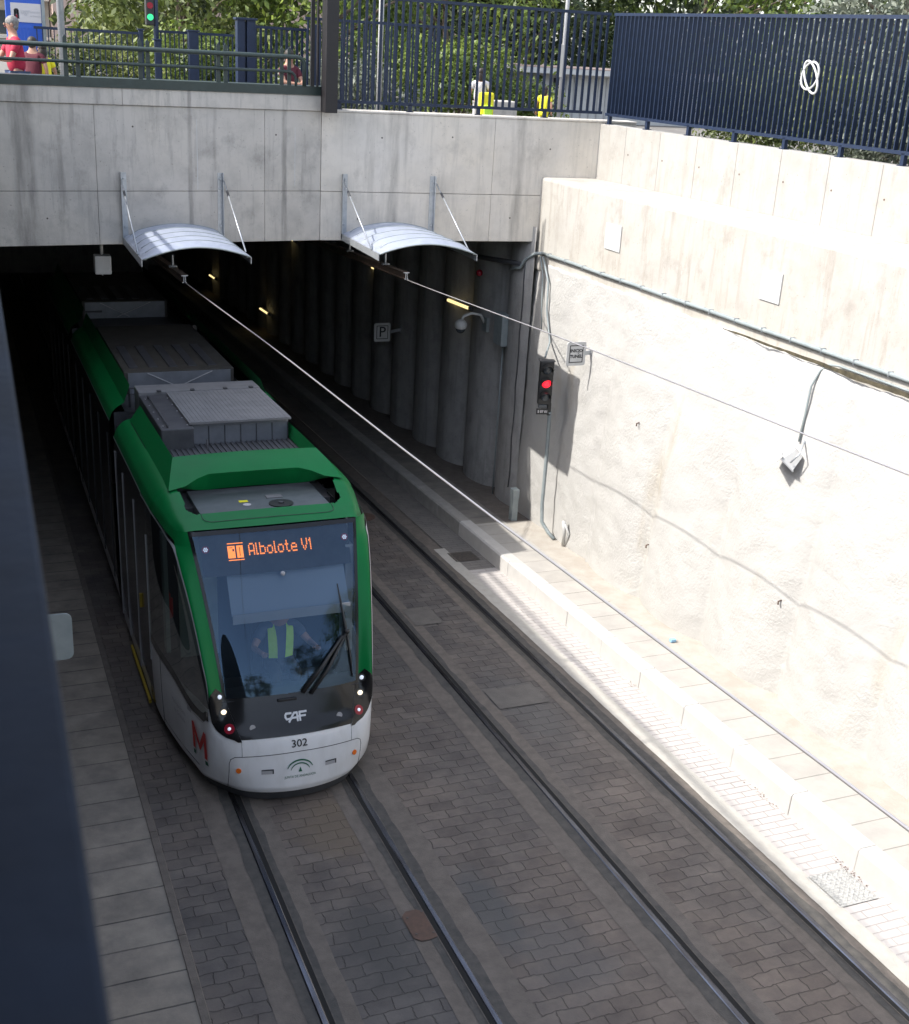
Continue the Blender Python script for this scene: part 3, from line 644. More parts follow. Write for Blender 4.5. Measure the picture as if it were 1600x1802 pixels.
root_at('blue_parapet',(-.1,1,6.85),'out-of-focus dark blue steel rail filling the left edge close to the camera','railing',[b0,b1,b2,b3,b4])
# ------------------------------------------------------------------ canopies over the wires
def canopy(fn0,x0,x1,label,dirn,nn):
    objs=[]
    fn=lambda u,z,o: fn0(u,z,0)+Vector((0,-o,0))
    zt=5.57; zb=4.50; dep=2.15
    def P(u,z,o): return fn(u,z,o)
    for k,x in enumerate((x0,x1)):
        mb=MB(); w=.045
        sgn=1 if k==0 else -1
        mb.add([P(x-w,zb-.05,.012),P(x+w,zb-.05,.012),P(x+w,zb-.05,.003),P(x-w,zb-.05,.003),P(x-w,zt,.012),P(x+w,zt,.012),P(x+w,zt,.003),P(x-w,zt,.003)],BF)
        xx=x-sgn*w
        mb.add([P(xx-.006,zb-.05,.075),P(xx+.006,zb-.05,.075),P(xx+.006,zb-.05,.012),P(xx-.006,zb-.05,.012),P(xx-.006,zt,.075),P(xx+.006,zt,.075),P(xx+.006,zt,.012),P(xx-.006,zt,.012)],BF)
        up_=mb.build('wall_bracket','galv'); objs.append(up_)
        for z in (zt-.1,zt-.26,zb+.2):
            mb=MB(); mb.tube([P(x,z,.012),P(x,z,.05)],.016,6); bb=mb.build('bolt','galv'); bb.parent=up_
        # side arm (angle iron)
        mb=MB()
        mb.add([P(xx-.006,zb-.07,dep),P(xx+.006,zb-.07,dep),P(xx+.006,zb-.07,.0),P(xx-.006,zb-.07,.0),P(xx-.006,zb+.03,dep),P(xx+.006,zb+.03,dep),P(xx+.006,zb+.03,.0),P(xx-.006,zb+.03,.0)],BF)
        mb.add([P(xx-.006,zb+.03,dep),P(xx+sgn*.07,zb+.03,dep),P(xx+sgn*.07,zb+.03,0),P(xx-.006,zb+.03,0),P(xx-.006,zb+.04,dep),P(xx+sgn*.07,zb+.04,dep),P(xx+sgn*.07,zb+.04,0),P(xx-.006,zb+.04,0)],BF)
        objs.append(mb.build('side_arm','galv'))
        mb=MB(); a=P(xx,zt-.1,.06); b=P(xx,zb+.05,dep*.82); mb.tube([a,b],.012,6); objs.append(mb.build('tie_rod','galv',smooth=True))
        mb=MB(); c=a.lerp(b,.17); d=a.lerp(b,.24); mb.tube([c,d],.02,6); tb=mb.build('turnbuckle','pvcd'); tb.parent=objs[-1]
    # arched corrugated sheet
    n=24; m_=100; vs=[];fs=[]; a0=x0-.03; a1=x1+.03; H=.165
    def zc(u,v): 
        arch=H*math.sin(math.pi*u)**.9 if 0<u<1 else 0
        rib=.5-.5*math.cos(2*math.pi*v*5); rib=rib**.7
        fade=min(1,min(u,1-u)*9)
        return zb+.045+arch+.065*rib*fade
    for side in (0,1):
        for i in range(n+1):
            for j in range(m_+1):
                u=i/n; v=j/m_; p=P(a0+(a1-a0)*u,zc(u,v)-(.006 if side else 0),.02+(dep-.02)*v); vs.append(p)
    N=(n+1)*(m_+1)
    for i in range(n):
        for j in range(m_):
            q=i*(m_+1)+j; fs.append((q,q+m_+1,q+m_+2,q+1)); fs.append((N+q,N+q+1,N+q+m_+2,N+q+m_+1))
    for i in range(n):
        for j in (0,m_): q=i*(m_+1)+j; fs.append((q,q+m_+1,N+q+m_+1,N+q) if j else (q,N+q,N+q+m_+1,q+m_+1))
    objs.append(meshobj('roof_sheet',vs,fs,'sheet',smooth=True))
    for vv in (.1,.3,.5,.7,.9):
        mb=MB(); mb.tube([P(a0+(a1-a0)*i/24,zc(i/24,vv)+.001,.02+(dep-.02)*vv) for i in range(1,24)],.008,5); objs.append(mb.build('rib_shade_line','pvc',smooth=True))  # thin dark tubes drawn for the shading of the ribs
    # front edge strip
    pts=[P(a0+(a1-a0)*i/24,zc(i/24,1)-.012,dep+.004) for i in range(25)]
    mb=MB(); mb.tube(pts,.012,6); objs.append(mb.build('front_edge','pvc',smooth=True))
    return root_at('canopy',tuple(P((x0+x1)/2,zb,0)),label,'canopy',objs,'small arched canopies over the overhead wires')
canopy(onA,2.52,4.12,'left arched metal canopy above the tram, crossed by a shadow',dA,nA)
canopy(onB,6.35,7.96,'right arched metal canopy above the empty track',dB,nB)
# rigid overhead bars and contact wires
def bar(x,y0,y1,z0,z1,label):
    objs=[]
    def sec(mb,y,z,y2,z2,prof):
        n=len(prof); vs=[(x+a,y,z+b) for a,b in prof]+[(x+a,y2,z2+b) for a,b in prof]
        mb.add(vs,[(i,(i+1)%n,n+(i+1)%n,n+i) for i in range(n)]+[tuple(range(n)),tuple(range(2*n-1,n-1,-1))])
    pr=[(-.05,.11),(.05,.11),(.05,.095),(.018,.095),(.018,.01),(.035,.0),(.03,-.015),(.008,0),(.008,.09),(-.008,.09),(-.008,0),(-.03,-.015),(-.035,0),(-.018,.01),(-.018,.095),(-.05,.095)]
    mb=MB(); sec(mb,y0,z0,y1,z1,pr); objs.append(mb.build('bar_profile','rust'))
    mb=MB(); sec(mb,y0-.004,z0,y0,z0,pr); objs.append(mb.build('bar_end','galv'))
    for yy in (y0+1.1,y0+3.2,y0+6.5):
        z=z0+(z1-z0)*(yy-y0)/(y1-y0); mb=MB(); mb.tube([(x,yy,z+.11),(x,yy,4.5 if yy>21.4 else z+.3)],.018,6); mb.box((x-.06,yy-.05,z+.1),(x+.06,yy+.05,z+.13)); objs.append(mb.build('hanger','galv'))
    return root_at('overhead_bar',(x,y0,z0),label,'overhead bar',objs,'rigid overhead bars at the tunnel mouth')
bar(3.17,18.93,55,4.11,4.11-SL*36,'brown overhead conductor bar over the tram, under the left canopy')
bar(6.79,18.83,55,4.13,4.13-SL*36,'brown overhead conductor bar over the empty track, under the right canopy')
for x,y0,z0,lb in ((3.17,18.9,4.12,'thin bright contact wire running down from above the tram'),(6.79,18.8,4.14,'thin contact wire crossing in front of the tunnel sign')):
    pts=[]
    n=30
    for k in range(n+1):
        y=y0+.5-(y0+.5-YB)*k/n; z=gz(y)+5.22+.012*math.sin(y*.6); pts.append((x,y,z))
    mb=MB(); mb.tube(pts,.0085,6); tag(mb.build('contact_wire','wire',smooth=True),lb,'wire','contact wires')
# ------------------------------------------------------------------ THE TRAM (local frame: y back into the tunnel, z up from rail level)
CX=3.17; TY=12.0; TANG=-math.atan(SL)
tram=empty('tram',(CX,TY,gz(TY)),'green and white tram with lit destination sign coming out of the tunnel','tram',rot=(TANG,0,0))
Zc=[.15,.5,.85,1.05,1.3,1.5,2.0,2.5,2.8,3.1]
Yc=[-.29,-.27,-.22,-.10,.02,.081,.25,.50,.67,.885]
Zx=[.15,.5,.85,1.05,1.45,2.0,2.68,3.1]; Xe=[.72,.76,.66,.70,.83,.88,.95,1.02]
dYe=[.24,.13,.085,.07,.07,.06,.05,.045]
Zo=[.15,.3,.5,.85,1.17,1.45,1.73,2.11,2.44,2.66,2.86,2.93,3.1]; Yo=[.40,.26,.12,.07,.06,.09,.20,.37,.56,.72,.89,1.02,1.12]
def w(y,z):
    y0=min(max(y,-.3),2.4)
    return 1.325-.34*((2.4-y0)/2.3)**1.8-.03*max(0,(z-2.6)/.7)**2-.03*max(0,(.9-z)/.7)**1.5
def smooth(xs,ys,x):
    n=len(xs)
    if x<=xs[0]: return ys[0]
    if x>=xs[-1]: return ys[-1]
    for i in range(n-1):
        if x<=xs[i+1]: break
    h=xs[i+1]-xs[i]; t=(x-xs[i])/h
    def sl(k):
        if k==0: return (ys[1]-ys[0])/(xs[1]-xs[0])
        if k==n-1: return (ys[-1]-ys[-2])/(xs[-1]-xs[-2])
        return (ys[k+1]-ys[k-1])/(xs[k+1]-xs[k-1])
    m0,m1=sl(i)*h,sl(i+1)*h
    return (2*t**3-3*t*t+1)*ys[i]+(t**3-2*t*t+t)*m0+(-2*t**3+3*t*t)*ys[i+1]+(t**3-t*t)*m1
from functools import lru_cache
@lru_cache(None)
def plan(z):
    yc=smooth(Zc,Yc,z) if z<1.3 else .02+.28*(z-1.3)+.111*(z-1.3)**2
    xe=smooth([.15,.5,.85,1.3],[.72,.78,.80,.815],z) if z<1.3 else .815+.09*(z-1.3)+.013*(z-1.3)**2
    ye=yc+(smooth([.15,.5,.85,1.3],[.25,.17,.12,.078],z) if z<1.3 else .078-.018*(z-1.3))
    yo=smooth(Zo,Yo,z); xo=w(yo,z)
    P=[(0,yc),(xe*.35,yc+(ye-yc)*.10),(xe*.7,yc+(ye-yc)*.42),(xe,ye),(xo,yo),(w(yo+.3,z),yo+.3),(w(yo+.8,z),yo+.8),(w(1.9,z),1.9),(1.325 if z>.9 else w(2.6,z),2.6)]
    P=[Vector((a,b,0)) for a,b in P]
    n=len(P); Q=[Vector((-P[1].x,P[1].y,0))]+P+[P[-1]+Vector((0,.6,0))]
    out=[]
    for k in range(n-1):
        a,b,c,d=Q[k:k+4]
        for i in range(14):
            t=i/14
            # centripetal-ish: scale tangents by segment length to avoid overshoot at the corner
            L=(c-b).length; m0=(c-a)/max(((b-a).length+(c-b).length),1e-6)*L; m1=(d-b)/max(((c-b).length+(d-c).length),1e-6)*L
            out.append((2*t**3-3*t*t+1)*b+(t**3-2*t*t+t)*m0+(-2*t**3+3*t*t)*c+(t**3-t*t)*m1)
    out.append(P[-1]); s=[0]
    for i in range(1,len(out)): s.append(s[-1]+(out[i]-out[i-1]).length)
    return out,s
def onplan(z,c,off=0,side=1):
    """c = index parameter (0 centre, 3=windscreen edge, 4=outer pillar edge, 8=y 2.6)"""
    out,s=plan(round(z,4)); i=min(max(c*14,0),len(out)-1.0001); k=int(i); t=i-k; p=out[k].lerp(out[k+1],t)
    tg=(out[min(k+2,len(out)-1)]-out[max(k-1,0)]).normalized(); nrm=Vector((tg.y,-tg.x,0))
    p=p+nrm*off
    return Vector((p.x*side,p.y,z))
def c_of_x(z,x):
    out,s=plan(round(z,4)); x=abs(x)
    for i in range(len(out)-1):
        if out[i+1].x>=x: return (i+(x-out[i].x)/max(out[i+1].x-out[i].x,1e-6))/14
    return 8
def c_of_y(z,y):
    out,s=plan(round(z,4))
    for i in range(4*14,len(out)-1):
        if out[i+1].y>=y: return (i+(y-out[i].y)/max(out[i+1].y-out[i].y,1e-6))/14
    return 8
def front(x,z,off=0):
    return onplan(z,c_of_x(z,x),off,1 if x>=0 else -1)
def sidep(y,z,off=0,s=-1):
    if y>=2.6: return Vector(((w(2.6,z)+off)*s,y,z))
    return onplan(z,c_of_y(z,y),off,s)
def gridf(fn,nu,nv):
    vs=[fn(i/nu,j/nv) for i in range(nu+1) for j in range(nv+1)]; fs=[]
    for i in range(nu):
        for j in range(nv): a=i*(nv+1)+j; fs.append((a,a+nv+1,a+nv+2,a+1))
    return vs,fs
def patch(name,fn,nu,nv,m,parent=tram,smooth=True,flip=False):
    vs,fs=gridf(fn,nu,nv)
    if flip: fs=[tuple(reversed(f)) for f in fs]
    return meshobj(name,vs,fs,m,parent,smooth)
def xin(z): return smooth([.85,1.0,1.2,1.42],[.655,.70,.76,.825],z)
# white lower body, one shell round the nose
def fbody(u,v):
    z=.16+(1.20-.16)*v; c=(u*2-1)*8; e=0
    if v<.06: e=-.03*(1-v/.06)
    return onplan(z,abs(c),-.006+e,1 if c>=0 else -1)
body=patch('lower_body',fbody,150,44,'twhite')
# underside skirt
patch('skirt',lambda u,v: onplan(.16,abs((u*2-1)*8),-.06-.05*v,1 if u>=.5 else -1)-Vector((0,0,.13*v)),120,3,'tdark')
# black panel under the windscreen
def fpan(u,v):
    z=.87+(1.30-.87)*v; x=(u*2-1)*xin(z); return front(x,z,.004)
bp=patch('nose_panel',fpan,60,16,'tblack')
# windscreen
def fws(u,v):
    z=1.30+(3.085-1.30)*v; c=(u*2-1)*3.0; return onplan(z,abs(c),.004,1 if c>=0 else -1)
ws=patch('windshield',fws,60,50,'tglass')
# black ceramic frame round the screen
def band(f0,f1,n,name,m,parent,seg=1):
    vs=[];fs=[]
    for i in range(n+1):
        t=i/n
        for k in range(seg+1): vs.append(f0(t).lerp(f1(t),k/seg))
    for i in range(n):
        for k in range(seg): a=i*(seg+1)+k; fs.append((a,a+seg+1,a+seg+2,a+1))
    return meshobj(name,vs,fs,m,parent,True)
for s in (-1,1):
    band(lambda t: onplan(1.30+1.785*t,3.0,.007,s),lambda t: onplan(1.30+1.785*t,2.86,.007,s),50,'screen_frame','tblack',ws)
band(lambda t: onplan(3.085,abs(t*2-1)*3,.007,-1 if t<.5 else 1),lambda t: onplan(3.04,abs(t*2-1)*3,.007,-1 if t<.5 else 1),50,'screen_frame','tblack',ws)
# destination box behind the glass: dark band, LEDs
def inner(x,z,off): return front(x,z,off)
dbx=patch('sign_band',lambda u,v: inner((u*2-1)*.90,2.60+.44*v,-.045),40,10,'tdark')
zt_=2.845
E_=inner
GL={'A':["01110","10001","10001","10001","11111","10001","10001"],'l':["10","10","10","10","10","10","11"],'b':["10000","10000","11110","10001","10001","10001","11110"],'o':["00000","00000","01110","10001","10001","10001","01110"],
't':["0100","0100","1110","0100","0100","0100","0011"],'e':["00000","00000","01110","10001","11111","10000","01111"],'V':["10001","10001","10001","10001","01010","01010","00100"],'1':["010","110","010","010","010","010","010"],' ':["00"]*7}
mb=MB(); cx_=-.34; px_,pz_=.0146,.0180
for ch in 'Albolote V1':
    for r_,row in enumerate(GL[ch]):
        for k,bit in enumerate(row):
            if bit=='1':
                x0=cx_+k*px_; z0=2.905-r_*pz_
                mb.add([inner(x0,z0,-.035),inner(x0+px_*.86,z0,-.035),inner(x0+px_*.86,z0+pz_*.80,-.035),inner(x0,z0+pz_*.80,-.035)],[(0,1,2,3)])
    cx_+=(len(GL[ch][0])+1)*px_
mb.build('sign_letters','led',dbx)
mb=MB()
def lw(x0,x1,z0,z1):
    x0-=.055; x1-=.055; mb.add([inner(x0,z0,-.035),inner(x1,z0,-.035),inner(x1,z1,-.035),inner(x0,z1,-.035)],[(0,1,2,3)])
for a in ((-.53,-.345,2.755,2.764),(-.53,-.345,2.925,2.934),(-.53,-.445,2.78,2.905),(-.425,-.35,2.78,2.905)): lw(*a)
mb.build('sign_symbol','led',dbx)
mb=MB(); 
def lwd(x0,x1,z0,z1):
    x0-=.055; x1-=.055; mb.add([inner(x0,z0,-.03),inner(x1,z0,-.03),inner(x1,z1,-.03),inner(x0,z1,-.03)],[(0,1,2,3)])
lwd(-.512,-.47,2.885,2.892); lwd(-.475,-.455,2.85,2.875); lwd(-.395,-.387,2.8,2.89); mb.build('sign_symbol_gap','tdark',dbx)
# marker lamps in the top corners
for x in (-.84,.84):
    L=[]
    mb=MB(); c=inner(x,2.89,-.02); n_=Vector((0,-.9,.5)).normalized()
    mb.disc(c,n_,.045,.004,20); hl=mb.build('marker_lamp','redlens',tram)
    mb=MB()
    for k in range(6):
        a=k*math.pi/3; t1=Vector((1,0,0)); t2=n_.cross(t1); mb.disc(c+n_*.004+(t1*math.cos(a)+t2*math.sin(a))*.02,n_,.009,.003,8)
    mb.disc(c+n_*.004,n_,.008,.003,8); mb.build('bulb','ledcool',hl)
# cctv eye at the sign's lower edge
mb=MB(); mb.sphere(inner(.02,2.58,-.02),.035,12); mb.build('small_camera','trimw',tram,True)
# pillars, green
def rowC(z): return 4.0
for s in (-1,1):
    patch('pillar',lambda u,v: onplan(1.30+(2.93-1.30)*v,3.0+1.0*u,.003,s),8,60,'tgreen')
    patch('pillar',lambda u,v: onplan(2.93+(3.085-2.93)*v, 3.0+(c_of_y(3.0,1.02+(.0)*v)-3.0+.0)*u,.003,s),8,6,'tgreen')
# head lamp pods
for s in (-1,1):
    def outc(z): # outer boundary in c
        return lerp([.86,.90,.96,1.05,1.2,1.34,1.40,1.44],[2.55,3.15,3.55,3.85,4.02,4.02,3.8,3.35],z)
    def fp(u,v,s=s):
        z=.845+(1.44-.845)*v; zz=z
        c0=c_of_x(z,xin(z)+ (0 if z<1.36 else (z-1.36)*.9)); c1=max(outc(z),c0+.02)
        return onplan(z,c0+(c1-c0)*u,.010,s)
    pod=patch('lamp_pod',fp,14,24,'tblack')
    for (x,z,m1,m2,r_) in ((.86,1.335,'trimw','ledcool',.036),(.82,1.16,'trimw','ledwarm',.042),(.775,.985,'redlens','ledcool',.048)):
        c=front(x*s,z,.008); q=front((x+.03)*s,z,.008); q2=front(x*s,z+.03,.008); n_=(q-c).cross(q2-c).normalized()
        if n_.y>0: n_=-n_
        mb=MB(); mb.disc(c,n_,r_+.012,.006,20); bz=mb.build('head_lamp','black' if m1=='trimw' else 'redlens',tram)
        mb=MB(); mb.sphere(c+n_*.004,(r_*(.8 if m1=='trimw' else .45),.018,r_*(.8 if m1=='trimw' else .45)),12); mb.build('lens',m2,bz,True)
for x in (-.52,.52):
    c=front(x,.985,.005); mb=MB(); mb.disc(c,(0,-1,.15),.036,.006,20); mb.build('fog_lamp','trimw',tram)
for x in (-.70,.70):
    c=front(x,.475,.0); q=front(x*1.05,.475,0); n_=Vector((q.y-c.y,-(q.x-c.x),0)).normalized(); 
    if n_.y>0: n_=-n_
    mb=MB(); mb.disc(c-n_*.004,n_,.032,.012,16); mb.build('side_marker','orange',tram)
# bumper seam line
def seam(pts,name,r_=.0045,m='tdark'):
    mb=MB(); mb.tube(pts,r_,5); return mb.build(name,m,tram,True)
pts=[front(-.80,z,-.006) for z in (.17,.3,.45,.56)]+[front(-.785,.62,-.006),front(-.74,.652,-.006)]+[front(-.70+1.4*k/30,.655+.012*(1-abs(k/15-1)),-.006) for k in range(31)]+[front(.74,.652,-.006),front(.785,.62,-.006)]+[front(.80,z,-.006) for z in (.56,.45,.3,.17)]
seam(pts,'bumper_seam')
for s in (-1,1): seam([front(s*.66,z,-.005) for z in (.655,.75,.86)],'panel_seam',.0025)
seam([front(-.655+1.31*k/30,.87,.0) for k in range(31)],'panel_seam',.004)
for s in (-1,1):
    seam([sidep(1.75,z,-.004,s) for z in (.17,.4,.7,1.0,1.18)],'panel_seam',.004)
    seam([sidep(y,.30,-.004,s) for y in (.45,.8,1.2,1.75,2.3,2.59)],'panel_seam',.003)
# recessed tow slots
for x in (-.38,.38):
    mb=MB(); 
    a=[front(x-.07,.425,.001),front(x+.07,.425,.001),front(x+.07,.475,.001),front(x-.07,.475,.001)]
    mb.add(a,[(0,1,2,3)]); mb.build('tow_slot','trimw',tram)
    mb=MB(); mb.add([front(x-.07,.47,.003),front(x+.07,.47,.003),front(x+.07,.485,.003),front(x-.07,.485,.003)],[(0,1,2,3)]); mb.add([front(x+.055,.425,.003),front(x+.07,.425,.003),front(x+.07,.485,.003),front(x+.055,.485,.003)],[(0,1,2,3)]); mb.build('tow_slot_edge','tdark',tram)
# lettering and marks
textobj('number','302',.125,lambda x,y: front(x*1.05,.765+y,.0),'txt',tram,bold=.0015)
# maker's lettering: linked capitals in silver
def stroke(mb,pts,wd,fn,off):
    for a,b in zip(pts[:-1],pts[1:]):
        a=Vector(a);b=Vector(b); t=(b-a).normalized(); n=Vector((-t.y,t.x))*wd/2; a2=a-t*wd*.3; b2=b+t*wd*.3
        mb.add([fn(*(a2-n),off),fn(*(b2-n),off),fn(*(b2+n),off),fn(*(a2+n),off)],[(0,1,2,3)])
mb=MB(); sc=.001
def g(*pp): return [(p[0]*sc,1.045+p[1]*sc) for p in pp]
stroke(mb,g((-60,45),(-118,45),(-130,28),(-130,8),(-118,-12),(-62,-12)),.022,front,.007)
stroke(mb,g((-92,-40),(-25,45),(10,45),(10,-38)),.022,front,.0075); stroke(mb,g((-70,-5),(18,-5)),.02,front,.008)
stroke(mb,g((40,-38),(40,45),(120,45)),.022,front,.007); stroke(mb,g((26,5),(108,5)),.02,front,.0075)
mb.build('maker_letters','txts',tram)
# regional emblem: two arcs, a triangle, small capitals
mb=MB()
def arc(R_,w0,cx,cz,a0,a1,off):
    n=24; 
    for i in range(n):
        t=i/n;t2=(i+1)/n
        A=math.radians(a0+(a1-a0)*t);B=math.radians(a0+(a1-a0)*t2); wA=w0*(.35+.65*math.sin(math.pi*t)); wB=w0*(.35+.65*math.sin(math.pi*t2))
        p=lambda a,r: front(cx+r*math.cos(a),cz+r*math.sin(a)*.85,off)
        mb.add([p(A,R_),p(B,R_),p(B,R_+wB),p(A,R_+wA)],[(0,1,2,3)])
arc(.155,.024,0,.42,160,20,.002); arc(.112,.018,0,.42,165,15,.002)
mb.add([front(-.022,.415,.002),front(.022,.415,.002),front(0,.48,.002)],[(0,1,2)])
mb.build('emblem','txtg',tram)
textobj('small_text','JUNTA DE ANDALUCIA',.042,lambda x,y: front(x*.85,.36+y,.002),'txtg',tram)
# side: red M and faint lettering, left flank
def sd(y0,z0,s=-1): return lambda x,y: sidep(y0-x,z0+y,.002,s)
mb=MB()
def sstroke(pts,wd,off=.010):
    fn=lambda a,b,o: sidep(.36-a,.66+b,o,-1)
    stroke(mb,pts,wd,fn,off)
sstroke([(-.17,-.14),(-.17,.17),(0,-.08),(.17,.17),(.17,-.14)],.065); mb.build('red_letter','red',tram)
mb=MB()
for yc_ in (.53,.19): mb.add([sidep(yc_-.03,.42,.010),sidep(yc_+.03,.42,.010),sidep(yc_+.03,.475,.010),sidep(yc_-.03,.475,.010)],[(0,1,2,3)])
mb.build('letter_foot','txtg',tram)
textobj('side_text','Metropolitano',.085,sd(1.02,.82),'txtc',tram,align='CENTER'); textobj('side_text','de Granada',.085,sd(1.0,.71),'txtc',tram,align='CENTER')
mb=MB(); mb.add([sidep(y,z,.003) for y,z in ((.70,.93),(.58,.93),(.58,.99),(.70,.99))],[(0,1,2,3)]); mb.build('side_mark','txtc',tram)
# ---- side cab window
wy=[2.35,1.8,1.3,.9,.6,.38,.22,.13]; wb=[1.20,1.19,1.16,1.09,1.01,.98,1.0,1.06]
def zbot(y): return smooth(list(reversed(wy)),list(reversed(wb)),y)
def zwhite(y): return smooth([.06,.09,.20,.37,.56,.72,.89,1.02,1.3,1.85,2.4,5.6],[1.2,1.45,1.73,2.11,2.44,2.66,2.86,2.93,2.99,3.05,3.09,3.10],y)
for s in (-1,1):
    def fwn(u,v,s=s):
        y=.085+(2.30-.085)*(u**1.4); z0=zbot(y); z1=zwhite(y)-.012
        if y<.13: z0=1.10
        return sidep(y,z0+(z1-z0)*v,.002,s)
    sw=patch('cab_window',fwn,46,30,'sglass')
    # black border along the bottom of the window
    band(lambda t: sidep(.085+2.2*t,max(zbot(.085+2.2*t),1.0)-.02,.003,s),lambda t: sidep(.085+2.2*t,zbot(.085+2.2*t)+.10,.003,s),40,'window_border','tblack',sw)
    # green cantrail strip between the window top and the roof is part of the roof; silver trim follows the edge
    def wl(t,o,s=s):
        y=.07+(5.5-.07)*t**1.6; return sidep(y,zwhite(y)+o,.012,s)
    band(lambda t: wl(t,-.016),lambda t: wl(t,.016),90,'edge_trim','trimw',tram)
    wl2=lambda t,o: sidep(.085+2.2*t,zbot(.085+2.2*t)-.02+o,.008,s)
    band(lambda t: wl2(t,-.006),lambda t: wl2(t,.004),50,'edge_trim','trimw',tram)
    # flank behind the cab: sill, doors, glazing
    patch('side_sill',lambda u,v: sidep(2.6+2.9*u,.16+(.42-.16)*v,0,s),6,4,'twhite')
    patch('cab_side',lambda u,v: sidep(2.3+.3*u,.16+(3.08-.16)*v,-.004,s),4,10,'tblack')
    patch('side_glazing',lambda u,v: sidep(2.6+2.9*u,.42+(3.08-.42)*v,-.004,s),6,10,'tblack')
    for (y,z0,z1) in ((2.30,.9,2.62),(3.42,.3,2.75),(4.55,.3,2.8),(5.4,.3,2.9)):
        mb=MB(); mb.box((s*1.318-.012,y-.02,z0),(s*1.318+.012,y+.02,z1)); mb.build('door_edge','trimw',tram)
    mb=MB(); mb.box((s*1.318-.02,2.62,.10),(s*1.318+.012,4.5,.15)); mb.build('door_sill','yellow',tram)
    mb=MB(); mb.cbox((s*1.32-.03,3.0,1.35),(s*1.32+.03,3.03,1.55),.004); mb.build('door_button','yellow',tram)
# ---- roof shell
rows=[ (0,[(0,.885,3.10),(.35,.888,3.10),(.7,.90,3.097),(1.02,.93,3.085),(1.09,.97,3.02),(1.145,1.03,2.93)]),
       (.3,[(0,1.02,3.14),(.35,1.02,3.14),(.7,1.03,3.138),(1.0,1.07,3.125),(1.11,1.11,3.07),(1.18,1.17,2.965)]),
       (.6,[(0,1.17,3.175),(.35,1.17,3.175),(.7,1.17,3.172),(1.02,1.21,3.16),(1.15,1.25,3.10),(1.215,1.31,2.995)]),
       (1.3,[(0,1.50,3.26),(.35,1.5,3.26),(.7,1.5,3.258),(1.05,1.5,3.25),(1.20,1.53,3.16),(1.25,1.58,3.03)]),
       (2,[(0,1.80,3.335),(.35,1.8,3.335),(.7,1.8,3.335),(1.08,1.8,3.33),(1.24,1.82,3.20),(1.285,1.86,3.055)]),
       (3,[(0,2.4,3.36),(.35,2.4,3.36),(.7,2.4,3.36),(1.09,2.4,3.36),(1.26,2.4,3.235),(1.315,2.4,3.09)]),
       (4,[(0,5.45,3.36),(.35,5.45,3.36),(.7,5.45,3.36),(1.09,5.45,3.36),(1.26,5.45,3.24),(1.32,5.45,3.10)])]
def frow(r_,t):
    xs_=[q[0] for q in rows]
    tt=t*5
    def at(row):
        C=catmull([Vector(p) for p in row],51); i=min(int(t*50),49); return C[i].lerp(C[i+1],t*50-i)
    if not hasattr(frow,'c'):
        frow.c=[catmull([Vector(p) for p in q[1]],51) for q in rows]
    i=min(int(t*50),49); f=t*50-i; pts=[c[i].lerp(c[i+1],f) for c in frow.c]
    return Vector((smooth(xs_,[p.x for p in pts],r_),smooth(xs_,[p.y for p in pts],r_),smooth(xs_,[p.z for p in pts],r_)))
def inwell(p):
    x,y=abs(p.x),p.y
    if y>1.74 and x<.98: return True
    return 1.235+max(0,x-.86)*1.2<y<=1.76 and x<.955
vs=[];fs=[];NR,NC=120,90
rr_=[ (i/NR)**1.0*4 for i in range(NR+1)]
for r_ in rr_:
    for j in range(-NC,NC+1):
        p=frow(r_,abs(j)/NC); vs.append(Vector((math.copysign(p.x,j) if j else 0,p.y,p.z)))
c=2*NC+1
for i in range(NR):
    for j in range(c-1):
        q=[i*c+j,i*c+j+1,(i+1)*c+j+1,(i+1)*c+j]; m_=sum((vs[k] for k in q),Vector())/4
        if not inwell(m_): fs.append(tuple(q))
roof=meshobj('roof',vs,fs,'tgreen',tram,True)
# hatch seam on the roof front
def rf(x,y): return Vector((x,y,smooth([.885,1.02,1.17,1.5],[3.10,3.14,3.175,3.26],y)+.007-.010*abs(x)**2))
pts=[rf(-.80,1.235),rf(-.80,1.12),rf(-.78,1.07),rf(-.73,1.035)]+[rf(-.68+1.36*k/20,1.03) for k in range(21)]+[rf(.73,1.035),rf(.78,1.07),rf(.80,1.12),rf(.80,1.235)]
mb=MB(); mb.tube(pts,.0035,5); mb.build('hatch_seam','tdark',roof,True)
# recess behind the hatch with grey tray, fan and labels
mb=MB(); mb.box((-1.0,1.2,2.95),(1.0,1.9,2.96)); mb.box((-.95,1.28,2.95),(-.935,1.9,3.12)); mb.box((.935,1.28,2.95),(.95,1.9,3.12)); mb.box((-.9,1.225,2.95),(.9,1.235,3.17)); tray=mb.build('roof_recess','tblack',tram)
mb=MB(); mb.cbox((-.80,1.262,3.02),(.80,2.25,3.168),.01); pt_=mb.build('equipment_tray','trayg',tray)
mb=MB(); mb.disc((.22,1.43,3.170),(0,0,1),.15,.012,24); mb.build('fan_cover','black',pt_)
mb=MB(); mb.disc((.22,1.43,3.184),(0,0,1),.035,.012,12); mb.build('fan_hub','tdark',pt_)
mb=MB(); mb.disc((-.19,1.50,3.170),(0,0,1),.05,.003,16); mb.build('warning_label','whcloth',pt_)
mb=MB(); mb.add([(-.26,1.60,3.172),(-.15,1.60,3.172),(-.15,1.68,3.172),(-.26,1.68,3.172)],[(0,1,2,3)]); mb.build('yellow_label','yelcloth',pt_)
mb=MB(); mb.cbox((.10,1.68,3.169),(.30,1.80,3.18),.004); mb.build('grey_label','roofl',pt_)
